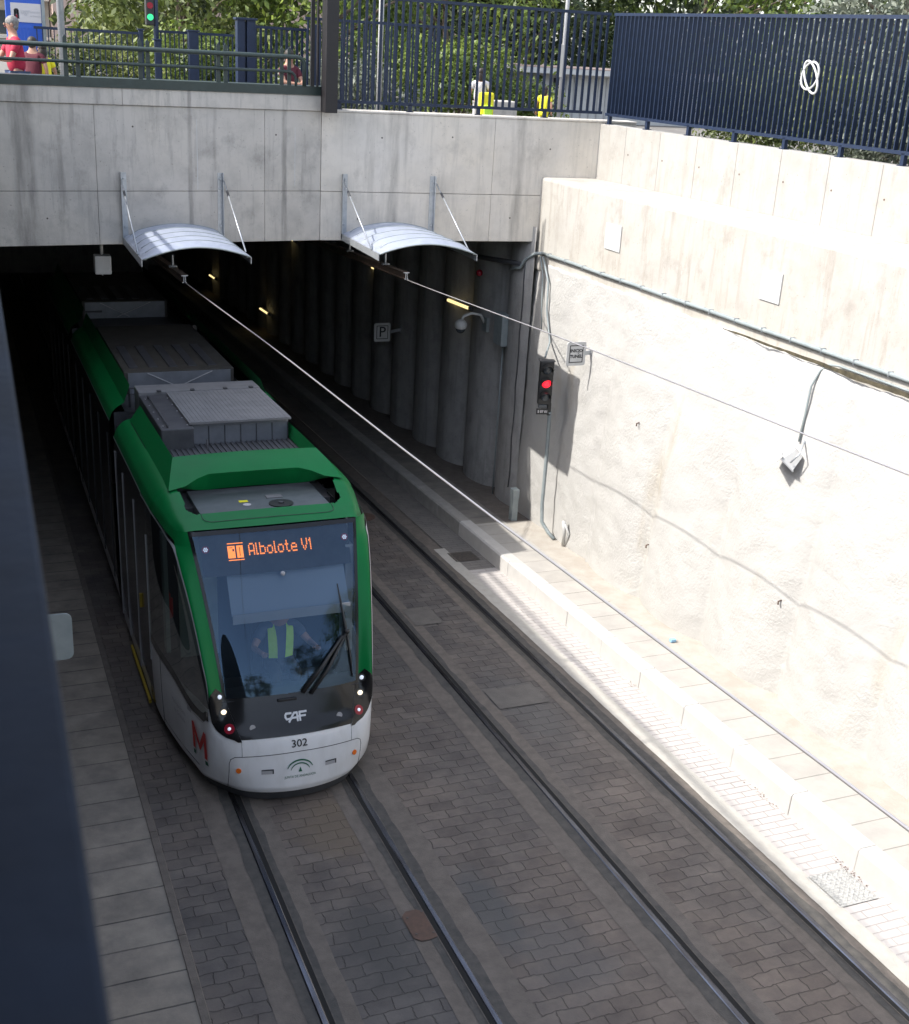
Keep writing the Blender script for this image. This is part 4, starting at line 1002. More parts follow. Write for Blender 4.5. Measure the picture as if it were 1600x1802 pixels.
# arched wind deflector
def defl(u,v):
    x=(u*2-1); ax=abs(x)
    # lower front edge: feet at corners, raised arch between
    xa=1.095*x
    arch=lerp([0,.52,.66,.80,1.0],[1,1,.72,.25,0],ax)
    bot=Vector((xa,1.74+.20*arch,3.345+.115*arch)); top=Vector((.93*x,2.40,3.585))
    crown=.02*math.cos(x*math.pi/2); top.z+=crown; bot.z+=crown*.5
    p=bot.lerp(top,v); p.z+=.02*math.sin(v*math.pi); return p
patch('wind_deflector',defl,60,12,'tgreen')
def deflin(u,v):
    x=(u*2-1); ax=abs(x); a=defl(u,0)
    arch=lerp([0,.52,.66,.80,1.0],[1,1,.72,.25,0],ax)
    b=Vector((a.x*.97,1.86+.24*arch*math.cos(x*math.pi/2)**.5,3.335-.11*arch)); return a.lerp(b,v)
patch('deflector_throat',deflin,60,6,'tgreen')
# side shrouds
for s in (-1,1):
    patch('roof_shroud',lambda u,v: Vector((s*(1.095-.165*v),(1.75+.65*v)*(1-u)+5.35*u,3.35+.235*v)),20,5,'tgreen')
    patch('roof_shroud',lambda u,v: Vector((s*(.93-.025*v),(2.40)*(1-u)+5.35*u,3.585-.2*v)),10,2,'tgreen')
    mb=MB(); mb.add([(s*1.100,3.6,3.348),(s*1.100,5.2,3.348),(s*1.085,5.2,3.375),(s*1.085,3.75,3.375)],[(0,1,2,3)]); mb.build('shroud_gap','black',tram)
# roof floor and equipment
mb=MB(); mb.box((-.98,1.75,3.02),(.98,5.5,3.10)); fl=mb.build('roof_floor','roofd',tram)
mb=MB()
mb.box((-.88,2.42,3.10),(.93,3.72,3.365))
for k in range(25): x=-.87+k*.072; mb.box((x,2.42,3.365),(x+.036,3.72,3.38))
mb.build('ribbed_floor','roofd',fl)
mb=MB(); mb.cbox((-.90,3.52,3.12),(-.46,5.66,3.66),.02); mb.build('equipment_box','roofd',tram)
mb=MB(); mb.cbox((-.455,3.74,3.12),(.90,5.66,3.665),.015); ac=mb.build('air_conditioner','roofs',tram)
mb=MB(); mb.box((-.50,3.66,3.67),(.92,5.62,3.70)); 
for k in range(23): mb.box((-.47+k*.06,3.68,3.70),(-.45+k*.06,5.6,3.704))
mb.build('lid','roofl',ac)
mb=MB()
for k in range(7): mb.box((-.45+k*.222,3.728,3.2),(-.44+k*.222,3.742,3.62))
mb.build('panel_joint','tdark',ac)
mb=MB(); mb.cbox((-.90,5.68,3.1),(.94,6.2,3.70),.01); st=mb.build('rear_panel','roofl',tram)
mb=MB()
for x in (-.6,-.1,.4,.8): mb.cbox((x-.03,5.64,3.70),(x+.03,5.72,3.722),.004)
mb.build('latch','tdark',st)
mb=MB(); mb.tube([(-.80,3.6,3.66),(-.80,3.6,3.70),(-.80,5.4,3.70),(-.80,5.4,3.66)],.012,6); mb.tube([(-.55,3.46,3.13),(-.55,3.40,3.3),(-.3,3.40,3.35),(-.3,3.46,3.5)],.014,6); mb.build('roof_cable','pvcd',tram,True)
mb=MB()
for k in range(5):
    for j in range(2): mb.disc((-.85+j*.33,3.7+k*.42,3.66),(0,0,1),.012,.008,6)
mb.build('roof_bolts','trimw',tram)['kind']='stuff'
# ---- second and third sections
def section(y0,y1,dz,tilt,first):
    L=y1-y0; T=Matrix.Translation((0,y0,dz))@Matrix.Rotation(tilt,4,'X')
    def q(p): return T@Vector(p)
    prof=[(1.30,.18),(1.325,.5),(1.325,3.08),(1.26,3.235),(1.09,3.36)]
    for s in (-1,1):
        for (a,b,m_,nm) in ((0,1,'twhite','side_sill'),(1,2,'tblack','side_glazing'),(2,4,'tgreen','cantrail')):
            vs=[];fs=[];pr=prof[a:b+1]
            if nm=='cantrail': pr=[(p.x,p.z) for p in catmull([Vector((x,0,z)) for x,z in pr],9)]
            for k,(x,z) in enumerate(pr):
                vs+=[q((s*x,0,z)),q((s*x,L,z))]
                if k: fs.append((2*k-2,2*k-1,2*k+1,2*k))
            meshobj(nm,vs,fs,m_,tram,True)
        mb=MB(); mb.add([q(p) for p in ((s*1.33,0,3.08),(s*1.33,L,3.08),(s*1.33,L,3.11),(s*1.33,0,3.11))],[(0,1,2,3)]); mb.build('edge_trim','trimw',tram)
        mb=MB(); mb.add([q(p) for p in ((s*1.09,0,3.36),(s*1.09,L,3.36),(s*1.0,L,3.62),(s*1.0,0,3.62))],[(0,1,2,3)]); mb.build('roof_shroud','tgreen',tram)
        for k in range(5):
            y=.4+k*1.3
            if y<L: mb=MB(); mb.box((s*1.322-.012,y-.02,.4),(s*1.322+.012,y+.02,2.8),T=q); mb.build('door_edge','tdark',tram)
    mb=MB(); mb.box((-1.06,0,3.0),(1.06,L,3.15),T=q); mb.build('roof_floor','roofd',tram)
    mb=MB(); mb.box((-1.25,.02,.2),(1.25,.05,3.2),T=q); mb.build('end_wall','tdark',tram)
    mb=MB(); mb.cbox((-.92,1.35,3.15),(.86,L-1,3.52),.012,T=q); eb=mb.build('equipment_box','roofb',tram)
    mb=MB(); mb.box((-.86,1.33,3.16),(.80,1.345,3.50),T=q); fp_=mb.build('front_plate','roofs',eb)
    mb=MB(); mb.tube([q((-.55,1.32,3.49)),q((.05,1.32,3.19))],.008,5); mb.tube([q((.5,1.32,3.49)),q((-.2,1.32,3.19))],.008,5); mb.build('cross_brace','trimw',fp_)
    mb=MB()
    for k in range(5): mb.cbox((-.8+k*.32,1.6,3.52),(-.66+k*.32,3.4,3.535),.005,T=q)
    mb.build('lid_rib','roofd',eb)
    mb=MB(); mb.tube([q((-.95,.5,3.15)),q((-.95,.5,3.45)),q((-.6,.5,3.45))],.02,6); mb.build('cable_guide','pvcd',tram)
section(5.95,12.4,.16,R(.9),True)
section(12.9,19.5,.28,R(1.0),False)
mb=MB(); 
for k in range(7): mb.cbox((-1.22,5.50+k*.065,.25),(1.22,5.535+k*.065,3.15),.01)
mb.build('gangway_bellows','black',tram)
mb=MB(); mb.cbox((-1.25,12.45,.3),(1.25,12.85,3.3),.02); mb.build('gangway_bellows','black',tram)
mb=MB(); mb.box((-1.1,2.6,.05),(1.1,19,.16)); mb.build('underframe','black',tram)
# ---- cab interior
mb=MB(); mb.box((-1.15,2.25,.4),(1.15,2.3,3.05)); cw=mb.build('cab_wall','cabd',tram)
mb=MB(); mb.box((-.95,2.22,.9),(-.45,2.246,2.75)); mb.box((-1.22,1.55,1.3),(-1.17,1.75,2.85)); mb.build('cab_door','cab',cw)
mb=MB(); mb.box((-.85,.45,.45),(.85,2.25,.5)); mb.box((-1.1,1.3,.45),(1.1,2.25,.499)); mb.build('cab_floor','tdark',tram)
vs,fs=gridf(lambda u,v: Vector(((u*2-1)*.86,.06+.55*v+.0,1.27-.10*v+.03*math.sin(v*3))),20,8); meshobj('dashboard',vs,fs,'tdark',tram,True)
mb=MB(); mb.cbox((-.5,.60,.95),(.5,.75,1.24),.03); mb.build('console','tdark',tram)
patch('sun_blind',lambda u,v: Vector((-.62+1.42*u,.70-.26*(1-v)+.0,2.16+.42*v)),4,4,'blind')
mb=MB(); mb.cbox((-.62,.385,2.08),(.80,.40,2.20),.004); mb.build('blind_hem','trimw',tram)
mb=MB(); mb.cbox((.84,.75,1.4),(.94,.95,2.8),.01); mb.build('inner_post','trimw',tram)
mb=MB(); mb.cbox((-.22,1.25,.9),(.26,1.34,1.75),.03); mb.cbox((-.22,.95,.85),(.26,1.3,.98),.03); mb.build('driver_seat','tdark',tram)
# fire extinguisher on the cab door
mb=MB(); mb.tube([(-1.16,1.62,1.75),(-1.16,1.62,2.0)],.045,10); mb.tube([(-1.16,1.62,2.0),(-1.16,1.62,2.06)],.02,8); mb.tube([(-1.16,1.62,2.05),(-1.16,1.72,2.10)],.012,6); mb.build('fire_extinguisher','red',tram,True)
# wiper
def wp(x,z,o=.03): return front(x,z,o)
hub=wp(.70,1.90,.05)
mb=MB(); mb.tube([wp(.10,1.30,.03),wp(.36,1.56,.045),wp(.64,1.86,.05)],[.028,.022,.016],8); mb.tube([wp(.20,1.27,.03),wp(.44,1.54,.045),hub],[.022,.018,.014],8); mb.build('wiper_arm','black',tram,True)
mb=MB(); mb.tube([wp(.66,2.42,.02),wp(.68,2.15,.025),wp(.70,1.9,.03),wp(.725,1.6,.025),wp(.735,1.36,.02)],[.006,.012,.02,.012,.006],6); mb.build('wiper_blade','black',tram,True)
mb=MB(); mb.sphere(hub,.035,8); mb.build('wiper_hub','black',tram,True)
mb=MB(); mb.cbox((-.20,wp(-.1,1.26).y-.03,1.235),(.02,wp(-.1,1.26).y+.0,1.265),.008); mb.build('washer_nozzle','black',tram)
# ------------------------------------------------------------------ people
def skinmesh(name,chains,m,parent=None,sub=2,extra=None):
    """one continuous skinned surface; chains=[(points,radii)] sharing end points by position"""
    vs=[];es=[];rs=[];idx={}
    def vid(p,r_):
        k=tuple(round(c,4) for c in p)
        if k not in idx: idx[k]=len(vs); vs.append(p); rs.append(r_)
        return idx[k]
    for pts,rad in chains:
        prev=None
        for p,r_ in zip(pts,rad):
            i=vid(p,r_)
            if prev is not None and prev!=i: es.append((prev,i))
            prev=i
    me=bpy.data.meshes.new('s'); me.from_pydata(vs,es,[]); o=bpy.data.objects.new('s',me); COL.objects.link(o)
    o.modifiers.new('sk','SKIN'); 
    for v,r_ in zip(me.skin_vertices[0].data,rs): v.radius=(r_,r_) if not isinstance(r_,tuple) else r_
    me.skin_vertices[0].data[0].use_root=True
    sb=o.modifiers.new('sb','SUBSURF'); sb.levels=sub; sb.render_levels=sub
    dg=bpy.context.evaluated_depsgraph_get(); dg.update(); m2=bpy.data.meshes.new_from_object(o.evaluated_get(dg)); bpy.data.objects.remove(o)
    m2.name=name; m2.materials.clear(); m2.materials.append(M[m])
    for p in m2.polygons: p.use_smooth=True
    return link(bpy.data.objects.new(name,m2),parent)
def person(loc,rotz,label,h=1.7,shirt='whcloth',legs='jeans',hair='hair',sit=False,armL=None,armR=None,long_hair=False,vest=None,group=None,parent=None,scale=1,nm='person',lean=0,sleeve=.5):
    root=empty(nm,loc,label if not parent else None,'person' if not parent else None,group,(0,0,rotz))
    if parent: root.parent=parent
    k=h/1.7
    V=lambda x,y,z: (x*k,y*k,z*k)      # faces -y
    hp=.92 if not sit else .50
    L=lean
    pel=V(0,0,hp); wst=V(0,-.02-L*.3,hp+.2); cst=V(0,-.03-L,hp+.40); nk=V(0,-.03-L*1.2,hp+.56); hb=V(0,-.05-L*1.3,hp+.64); hm=V(0,-.06-L*1.35,hp+.72); ht=V(0,-.04-L*1.35,hp+.80)
    ch=[([pel,wst,cst,nk,hb,hm,ht],[(.15*k,.11*k),(.135*k,.10*k),(.165*k,.11*k),.058*k,.075*k,(.082*k,.098*k),.062*k])]
    aR=armR or [V(-.27,.0,hp+.22),V(-.28,-.03,hp-.02)]; aL=armL or [V(.27,.0,hp+.22),V(.28,-.03,hp-.02)]
    if armR: aR=[V(*p) for p in armR]
    if armL: aL=[V(*p) for p in armL]
    sh={}
    for s,ar in ((-1,aR),(1,aL)):
        s1=V(s*.12,-.03-L,hp+.48); s2=V(s*.19,-.03-L,hp+.46)
        ch.append(([cst,s1,s2,ar[0],ar[1]],[(.165*k,.11*k),.07*k,.058*k,.042*k,.03*k])); sh[s]=(s1,s2,ar)
        a=Vector(ar[0]);b=Vector(ar[1]); d_=(b-a).normalized(); sd_=Vector((0,0,1)).cross(d_); sd_=sd_.normalized() if sd_.length>.1 else Vector((0,1,0))
        palm=b+d_*.06*k; ch.append(([tuple(b),tuple(palm)],[.03*k,(.036*k,.018*k)]))
        sh[s]+=(b,d_,sd_,palm)
    if not sit:
        for s in (-1,1): ch.append(([pel,V(s*.09,0,hp-.06),V(s*.10,-.02,.48),V(s*.10,.01,.09),V(s*.10,-.05,.05),V(s*.10,-.17,.03)],[(.15*k,.11*k),.085*k,.058*k,.04*k,.04*k,.03*k]))
    else:
        for s in (-1,1): ch.append(([pel,V(s*.10,-.06,hp-.02),V(s*.12,-.42,hp+.02),V(s*.12,-.44,.09),V(s*.12,-.5,.05),V(s*.12,-.62,.03)],[(.15*k,.11*k),.085*k,.058*k,.04*k,.04*k,.03*k]))
    body=skinmesh('body',ch,'skin',root)
    # fingers, nose, ears joined into the body mesh
    mb=MB()
    for s in (-1,1):
        b,d_,sd_,palm=sh[s][3:]
        curl=Vector((0,0,-1)) if abs(d_.z)<.7 else Vector((0,-1,0))
        for f,(o_,ln) in enumerate(((-.027,.060),(-.009,.070),(.009,.066),(.026,.052))):
            p0=palm+sd_*o_*k; p1=p0+d_*ln*.55*k; p2=p1+(d_+curl*.9).normalized()*ln*.5*k; mb.tube([p0,p1,p2],[.009*k,.008*k,.006*k],6)
        p0=b+d_*.02*k+sd_*s*-.02*k; p1=p0+(sd_*-s+d_).normalized()*.045*k; mb.tube([p0,p1,p1+d_*.025*k],[.011*k,.009*k,.007*k],6)
    hmv=Vector(hm); mb.sphere(hmv+Vector((0,-.098,-.012))*k,(.012*k,.018*k,.02*k),6)
    for s in (-1,1): mb.sphere(hmv+Vector((s*.082,.0,-.01))*k,(.012*k,.025*k,.032*k),6); 
    me=body.data; bm=bmesh.new(); bm.from_mesh(me); t=bpy.data.meshes.new('x'); t.from_pydata([tuple(v) for v in mb.v],[],mb.f); bm.from_mesh(t); bm.to_mesh(me); bm.free(); bpy.data.meshes.remove(t)
    mb=MB()
    for s in (-1,1): mb.sphere(hmv+Vector((s*.032,-.088,.005))*k,(.011*k,.008*k,.008*k),6)
    mb.build('eye','black',body); 
    mb=MB(); mb.tube([hmv+Vector((-.025,-.09,-.045))*k,hmv+Vector((0,-.096,-.047))*k,hmv+Vector((.025,-.09,-.045))*k],.006*k,6); mb.build('mouth','redlens',body,True)
    # shirt
    g_=.014*k; sc_=[([V(0,0,hp-.04),wst,cst,V(0,-.03-L*1.15,hp+.54)],[(.19*k,.16*k),(.18*k,.155*k),(.20*k,.15*k),.085*k])]
    for s in (-1,1):
        s1,s2,ar=sh[s][:3]; e=Vector(s2).lerp(Vector(ar[0]),sleeve*1.3); sc_.append(([cst,s1,s2,tuple(e)],[(.18*k,.125*k),.085*k,.074*k,.066*k]))
    skinmesh('shirt',sc_,shirt,body)
    tr=[]
    if not sit:
        for s in (-1,1): tr.append(([V(0,0,hp),V(s*.09,0,hp-.06),V(s*.10,-.02,.48),V(s*.10,.01,.10)],[(.16*k,.12*k),.1*k,.075*k,.06*k]))
    else:
        for s in (-1,1): tr.append(([V(0,0,hp),V(s*.10,-.06,hp-.02),V(s*.12,-.42,hp+.02),V(s*.12,-.44,.12)],[(.16*k,.12*k),.1*k,.075*k,.06*k]))
    skinmesh('trousers',tr,legs,body)
    # hair cap
    mb=MB(); mb.sphere(hmv+Vector((0,.026,.028))*k,(.096*k,.108*k,.096*k),14); mb.sphere(hmv+Vector((0,.05,-.03))*k,(.084*k,.07*k,.09*k),12)
    if long_hair: mb.sphere(hmv+Vector((0,.06,-.08))*k,(.09*k,.07*k,.17*k),12)
    mb.build('hair',hair,body,True)
    if vest:
        for s in (-1,1):
            vs=[];fs=[]
            for i,(x,y,z,wd) in enumerate(((.11,-.06,.53,.07),(.11,-.135,.46,.09),(.105,-.16,.36,.10),(.10,-.165,.24,.10),(.095,-.155,.10,.10))):
                y-=L*(1 if z>.3 else .5); vs+=[V(s*(x-wd/2),y-.012,hp+z),V(s*(x+wd/2),y+.02,hp+z)]
                if i: fs.append((2*i-2,2*i-1,2*i+1,2*i))
            meshobj('vest_front',vs,fs,vest,body,True)
    return root
drv=person((.04,1.02,.42),0,None,1.75,'shirt','tdark','hair',sit=True,armL=[(.34,-.18,.78),(.34,-.46,.86)],armR=[(-.34,-.18,.78),(-.30,-.44,.84)],vest='vest',nm='driver')
drv.location=(CX+.04,TY+1.02*math.cos(TANG),gz(TY)+.80+1.02*math.sin(TANG)); drv.rotation_euler=(0,0,0)
drv.name='person'; tag(drv,'tram driver in a yellow-green hi-vis vest behind the windshield','person')
person((1.08,22.0,S),R(-78),'man with short grey hair in a crimson T-shirt at the left edge',1.72,'redshirt','jeans','hairg',armR=[(-.25,-.22,1.10),(-.10,-.44,1.15)],armL=[(.25,-.16,1.10),(.16,-.42,1.12)])
person((1.62,23.9,S),R(200),'girl in yellow top half hidden behind the man in crimson',1.32,'yelcloth','whcloth','hair',long_hair=True)
person((1.42,23.6,S),R(160),'person in dark top with small white print behind the man in crimson',1.42,'darkred','jeans','hair')
person((5.80,22.9,S+.28),R(20),'person in maroon T-shirt sitting behind the green railing',1.55,'darkred','jeans','hair',sit=True,armL=[(.22,-.20,.72),(.02,-.38,.66)],armR=[(-.22,-.2,.72),(.0,-.36,.70)])
gk=person((9.92,23.6,S),R(150),'long-haired girl in white carrying a lime backpack behind the blue fence',1.3,'whcloth','whcloth','hair',long_hair=True)
kd=person((11.55,24,S),R(140),'small child in a yellow shirt near the white kiosk',1.02,'yelcloth','yelcloth','hair',long_hair=True)
mb=MB(); mb.cbox((9.82,23.26,S+.38),(10.10,23.46,S+.90),.05); bpk=mb.build('backpack_body','yelcloth'); mb=MB(); mb.cbox((9.87,23.22,S+.42),(10.05,23.27,S+.66),.02); bp2=mb.build('pocket','vest')
root_at('backpack',(9.95,23.4,S+.38),'lime yellow backpack on the back of the long-haired girl','backpack',[bpk,bp2])
mb=MB(); mb.cbox((10.25,24.0,S),(10.95,24.5,S+.72),.03); tag(mb.build('concrete_block','conc'),'grey block beside the long-haired girl behind the blue fence','block')
# ------------------------------------------------------------------ fittings on and near the walls
# INICIO TUNEL sign: plate square to the wall on an arm
def signplate(c,wd,ht,th,lines,sizes,label,arm_to,ang=0,frame='white'):
    ca,sa=math.cos(ang),math.sin(ang)
    def T(v): return Vector((c[0]+v.x*ca-v.y*sa,c[1]+v.x*sa+v.y*ca,c[2]+v.z))
    mb=MB(); bm=bmesh.new(); bmesh.ops.create_cube(bm,size=1)
    for v in bm.verts: v.co=Vector((v.co.x*wd,v.co.y*th,v.co.z*ht))
    ed=[e for e in bm.edges if abs(e.verts[0].co.y-e.verts[1].co.y)>1e-5]; bmesh.ops.bevel(bm,geom=ed,offset=wd*.11,segments=5,affect='EDGES',profile=.5); bm.verts.index_update()
    mb.add([T(v.co.copy()) for v in bm.verts],[tuple(v.index for v in f.verts) for f in bm.faces]); bm.free(); pl_=mb.build('plate',frame)
    mb=MB(); a=.36*wd; b=.37*ht; t=.012*wd/.45; y=-th/2-.002
    for (x0,z0,x1,z1) in ((-a,-b,a,-b+t*1.6),(-a,b-t*1.6,a,b),(-a,-b+t*1.6,-a+t*1.6,b-t*1.6),(a-t*1.6,-b+t*1.6,a,b-t*1.6)): mb.add([T(Vector(p)) for p in ((x0,y,z0),(x1,y,z0),(x1,y,z1),(x0,y,z1))],[(0,1,2,3)])
    fr=mb.build('frame_line','txt'); objs=[pl_,fr]
    for (s_,zz),sz in zip(lines,sizes): objs.append(textobj('lettering',s_,sz,lambda x,yy,zz=zz: T(Vector((x,y-.001,zz+yy))),'txt',None,bold=.003))
    mb=MB(); mb.add([T(Vector(p)) for p in ((wd/2-.02,-.015,-.03),(wd/2-.02,.015,-.03),(wd/2-.02,.015,.035),(wd/2-.02,-.015,.035))]+[Vector((arm_to[0],arm_to[1]-.015,arm_to[2]-.05)),Vector((arm_to[0],arm_to[1]+.015,arm_to[2]-.05)),Vector((arm_to[0],arm_to[1]+.015,arm_to[2]+.04)),Vector((arm_to[0],arm_to[1]-.015,arm_to[2]+.04))],[(0,1,5,4),(1,2,6,5),(2,3,7,6),(3,0,4,7),(0,3,2,1),(4,5,6,7)]); objs.append(mb.build('arm','galv'))
    mb=MB(); mb.box((arm_to[0]-.01,arm_to[1]-.05,arm_to[2]-.08),(arm_to[0]+.02,arm_to[1]+.05,arm_to[2]+.10)); objs.append(mb.build('wall_bracket','galv'))
    return root_at('sign',c,label,'sign',objs)
signplate((9.80,18.30,2.88),.37,.42,.02,[('INICIO',.055),('TUNEL',-.045)],[.078,.078],'white square sign reading INICIO TUNEL on a short arm from the rough wall',(10.18,18.35,2.90))
mb=MB(); mb.tube([(9.83,18.286,2.885),(9.86,18.286,2.905)],.005,5); tag(mb.build('accent_mark','txt'),kind=None); mb_=bpy.data.objects['accent_mark']; sg=[o for o in bpy.data.objects if o.name.startswith('sign') and o.type=='EMPTY'][0]; mb_.parent=sg; mb_.matrix_parent_inverse=sg.matrix_basis.inverted()
signplate((9.45,27.8,1.10),.42,.46,.02,[('P',0)],[.36],'blue-white square sign with a big P on the dark tunnel wall',(9.95,27.85,1.15))
# traffic light at the tunnel mouth
def sigl():
    x,y,z=9.62,19.02,2.18; objs=[]
    a=R(-14)
    def T(v): return Vector((x+v.x*math.cos(a)-v.y*math.sin(a),y+v.x*math.sin(a)+v.y*math.cos(a),z+v.z))
    mb=MB(); mb.cbox((-.125,-.06,-.40),(.125,.06,.40),.02,T=T); hs=mb.build('housing','black'); objs.append(hs)
    mb=MB(); mb.box((-.14,-.065,.395),(.14,.1,.41),T=T); objs.append(mb.build('lid','tdark'))
    for zz,m_ in ((.25,'glassw'),(0,'sigred'),(-.25,'glassw')):
        mb=MB(); mb.sphere((0,-.062,zz),(.088,.03,.088),14,T=T); objs.append(mb.build('lens',m_,smooth=True))
        vs=[];fs=[];n=16
        for i in range(n+1):
            t=math.pi*(-.12)+math.pi*1.24*i/n
            for (d,rr2) in ((0,.102),(.17,.098)):
                dd=d*(.55+.45*math.sin(max(0,min(math.pi,t)))) ; vs.append(T(Vector((math.cos(t)*rr2,-.06-dd,zz+math.sin(t)*rr2))))
            if i: q=2*i; fs.append((q-2,q-1,q+1,q))
        objs.append(meshobj('visor',vs,fs,'black',smooth=True))
    mb=MB(); mb.cbox((-.13,-.02,-.60),(.10,.0,-.49),.004,T=T); objs.append(mb.build('number_plate','black'))
    objs.append(textobj('plate_number','S 07 01',.062,lambda u,v: T(Vector((u-.015,-.024,v-.545))),'whcloth',None,bold=.003))
    mb=MB(); mb.cbox((-.10,-.03,-.48),(.06,.03,-.41),.01,T=T); objs.append(mb.build('sensor','glassw'))
    mb=MB(); mb.cbox((.07,-.02,-.62),(.14,.08,-.38),.015,T=T); objs.append(mb.build('mount_block','black'))
    mb=MB(); mb.tube([T(Vector((.12,.0,-.55))),(9.80,19.1,1.35),(9.80,19.08,.6),(9.78,19.05,-.2),(9.78,19.0,-.55),(9.86,18.85,-.72),(9.92,18.7,-.80)],.036,10); objs.append(mb.build('pole','bluetop' if False else 'pvc',smooth=True))
    return root_at('traffic_light',(9.8,19.0,-.85),'black three-lamp tram signal showing red at the tunnel mouth','traffic light',objs)
sigl()
# floodlight with bracket and glare
def flood():
    objs=[]; c=Vector((10.12,12.62,2.78))
    ax=Vector((-.55,.35,-.75)).normalized(); upv=Vector((0,0,1)); xx=ax.cross(upv).normalized(); yy=xx.cross(ax).normalized()
    def T(v): return c+xx*v.x+yy*v.y+ax*v.z
    mb=MB(); f=[(-.15,-.11,0),(.15,-.11,0),(.15,.11,0),(-.15,.11,0)]; bk_=[(-.08,-.07,-.20),(.08,-.07,-.20),(.08,.07,-.20),(-.08,.07,-.20)]
    mb.add([T(Vector(p)) for p in bk_+f],[(0,3,2,1),(4,5,6,7),(0,1,5,4),(1,2,6,5),(2,3,7,6),(3,0,4,7)]); objs.append(mb.build('lamp_housing','white'))
    mb=MB(); mb.box((-.165,-.125,0),(.165,.125,.018),T=T); objs.append(mb.build('lamp_frame','trimw'))
    mb=MB(); mb.box((-.135,-.10,.018),(.135,.10,.022),T=T); objs.append(mb.build('lamp_glass','glassw'))
    mb=MB(); mb.box((-.165,.125,-.03),(.165,.135,.14),T=T); objs.append(mb.build('glare_shield','white'))
    mb=MB(); mb.tube([T(Vector((.17,0,-.05))),T(Vector((.19,.02,-.22))),T(Vector((.05,.05,-.36))),T(Vector((-.19,.02,-.22))),T(Vector((-.17,0,-.05)))],.012,6); mb.tube([T(Vector((.02,.05,-.35))),(10.5,12.6,2.75)],.014,6); objs.append(mb.build('yoke','galv',smooth=True))
    return root_at('floodlight',tuple(c),'small grey-white floodlight on the rough wall under the looping cable','floodlight',objs)
flood()
def wl_(y,z,o): return Vector((wallx(y,z)-o,y,z))
# conduits along the beam
def along(z,out,r_,ya,yb,step=.6): return [bpoint(y,z+.004*math.sin(y*3),out) for y in [ya+(yb-ya)*k/40 for k in range(41)]]
mb=MB(); mb.tube(along(4.26,.045,.032,20.45,-20),.032,8); c1=mb.build('pipe','pvc',smooth=True)
mb=MB(); 
for k in range(40): y=20.2-k*.62; p=bpoint(y,4.26,.0); mb.box((p.x-.08,y-.006,4.222),(p.x,y+.006,4.297))
c2=mb.build('pipe_clips','galv'); c2['kind']='stuff'
mb=MB(); mb.tube([bpoint(20.45,4.26,.045),(10.0,20.65,4.22),(9.93,20.9,4.08),(9.88,21.0,3.9),(9.85,21.4,3.80)],.03,8); c3=mb.build('pipe_end','pvc',smooth=True)
root_at('conduit',(10.1,20.4,4.26),'long grey-green conduit clipped along the foot of the beam','pipe',[c1,c2,c3])
def tq(y): return 4.13
pts=[bpoint(12.2-k*.8,4.14,.05) for k in range(20)]
loop=[wl_(12.62,3.05,.03),wl_(12.66,3.4,.03),wl_(12.68,3.8,.05),bpoint(12.66,4.02,.12),bpoint(12.55,4.12,.08),bpoint(12.4,4.14,.05)]
mb=MB(); mb.tube(loop+pts,.016,8); tag(mb.build('cable','pvc',smooth=True),'thin grey cable looping down from the conduit to the floodlight','cable')
# supply cables at the tunnel corner
mb=MB(); mb.tube([bpoint(20.5,4.2,.06),wl_(20.35,3.9,.06),wl_(20.2,3.4,.05),wl_(20.1,2.9,.05)],.014,6); mb.tube([bpoint(20.4,4.2,.06),wl_(20.05,3.8,.05),wl_(19.95,3.3,.05),wl_(19.7,2.75,.05),(9.66,19.2,2.6)],.02,6); tag(mb.build('cable','pvc',smooth=True),'pair of cables dropping from the conduit corner to the red signal','cable')
mb=MB(); pts=[]
for k in range(14):
    z=4.0-k*.35; pts.append((tunx(20.95,z)-.02,20.92+.02*math.sin(k*2),z))
mb.tube(pts,.011,6); tag(mb.build('cable','pvcd',smooth=True),'dark vertical cable on the first tunnel pile','cable')
mb=MB(); mb.cbox((9.60,19.95,-.95),(9.72,20.10,-.25),.008); mb.cbox((9.595,19.94,-.42),(9.725,20.11,-.24),.004); tag(mb.build('cable_cover','pvc'),'upright grey metal cable cover at the foot of the tunnel corner','cover')
mb=MB(); mb.tube([(9.93,18.35,-.78),(9.90,18.30,-.45),(9.88,18.32,-.28)],.035,8); mb.tube([(9.88,18.32,-.28),(9.96,18.22,-.5),(9.95,18.30,-.76)],.02,8); tag(mb.build('bent_pipe','white',smooth=True),'short white bent pipe stub standing at the base of the rough wall','pipe')
# bolts in the rough wall
for i,(y,z,lb) in enumerate(((16.35,2.2,'small iron hook stub on the rough wall left of centre, under the contact wire'),(12.2,.9,'rusty iron stub low on the rough wall towards the right edge'),(15.6,.35,'tiny iron stub low on the rough wall above the kerb'))):
    p=wl_(y,z,0); mb=MB(); mb.tube([p,p+Vector((-.05,0,-.01)),p+Vector((-.06,-.02,-.05))],.012,6); tag(mb.build('iron_stub','rustplate',smooth=True),lb,'hook','iron stubs in the wall')
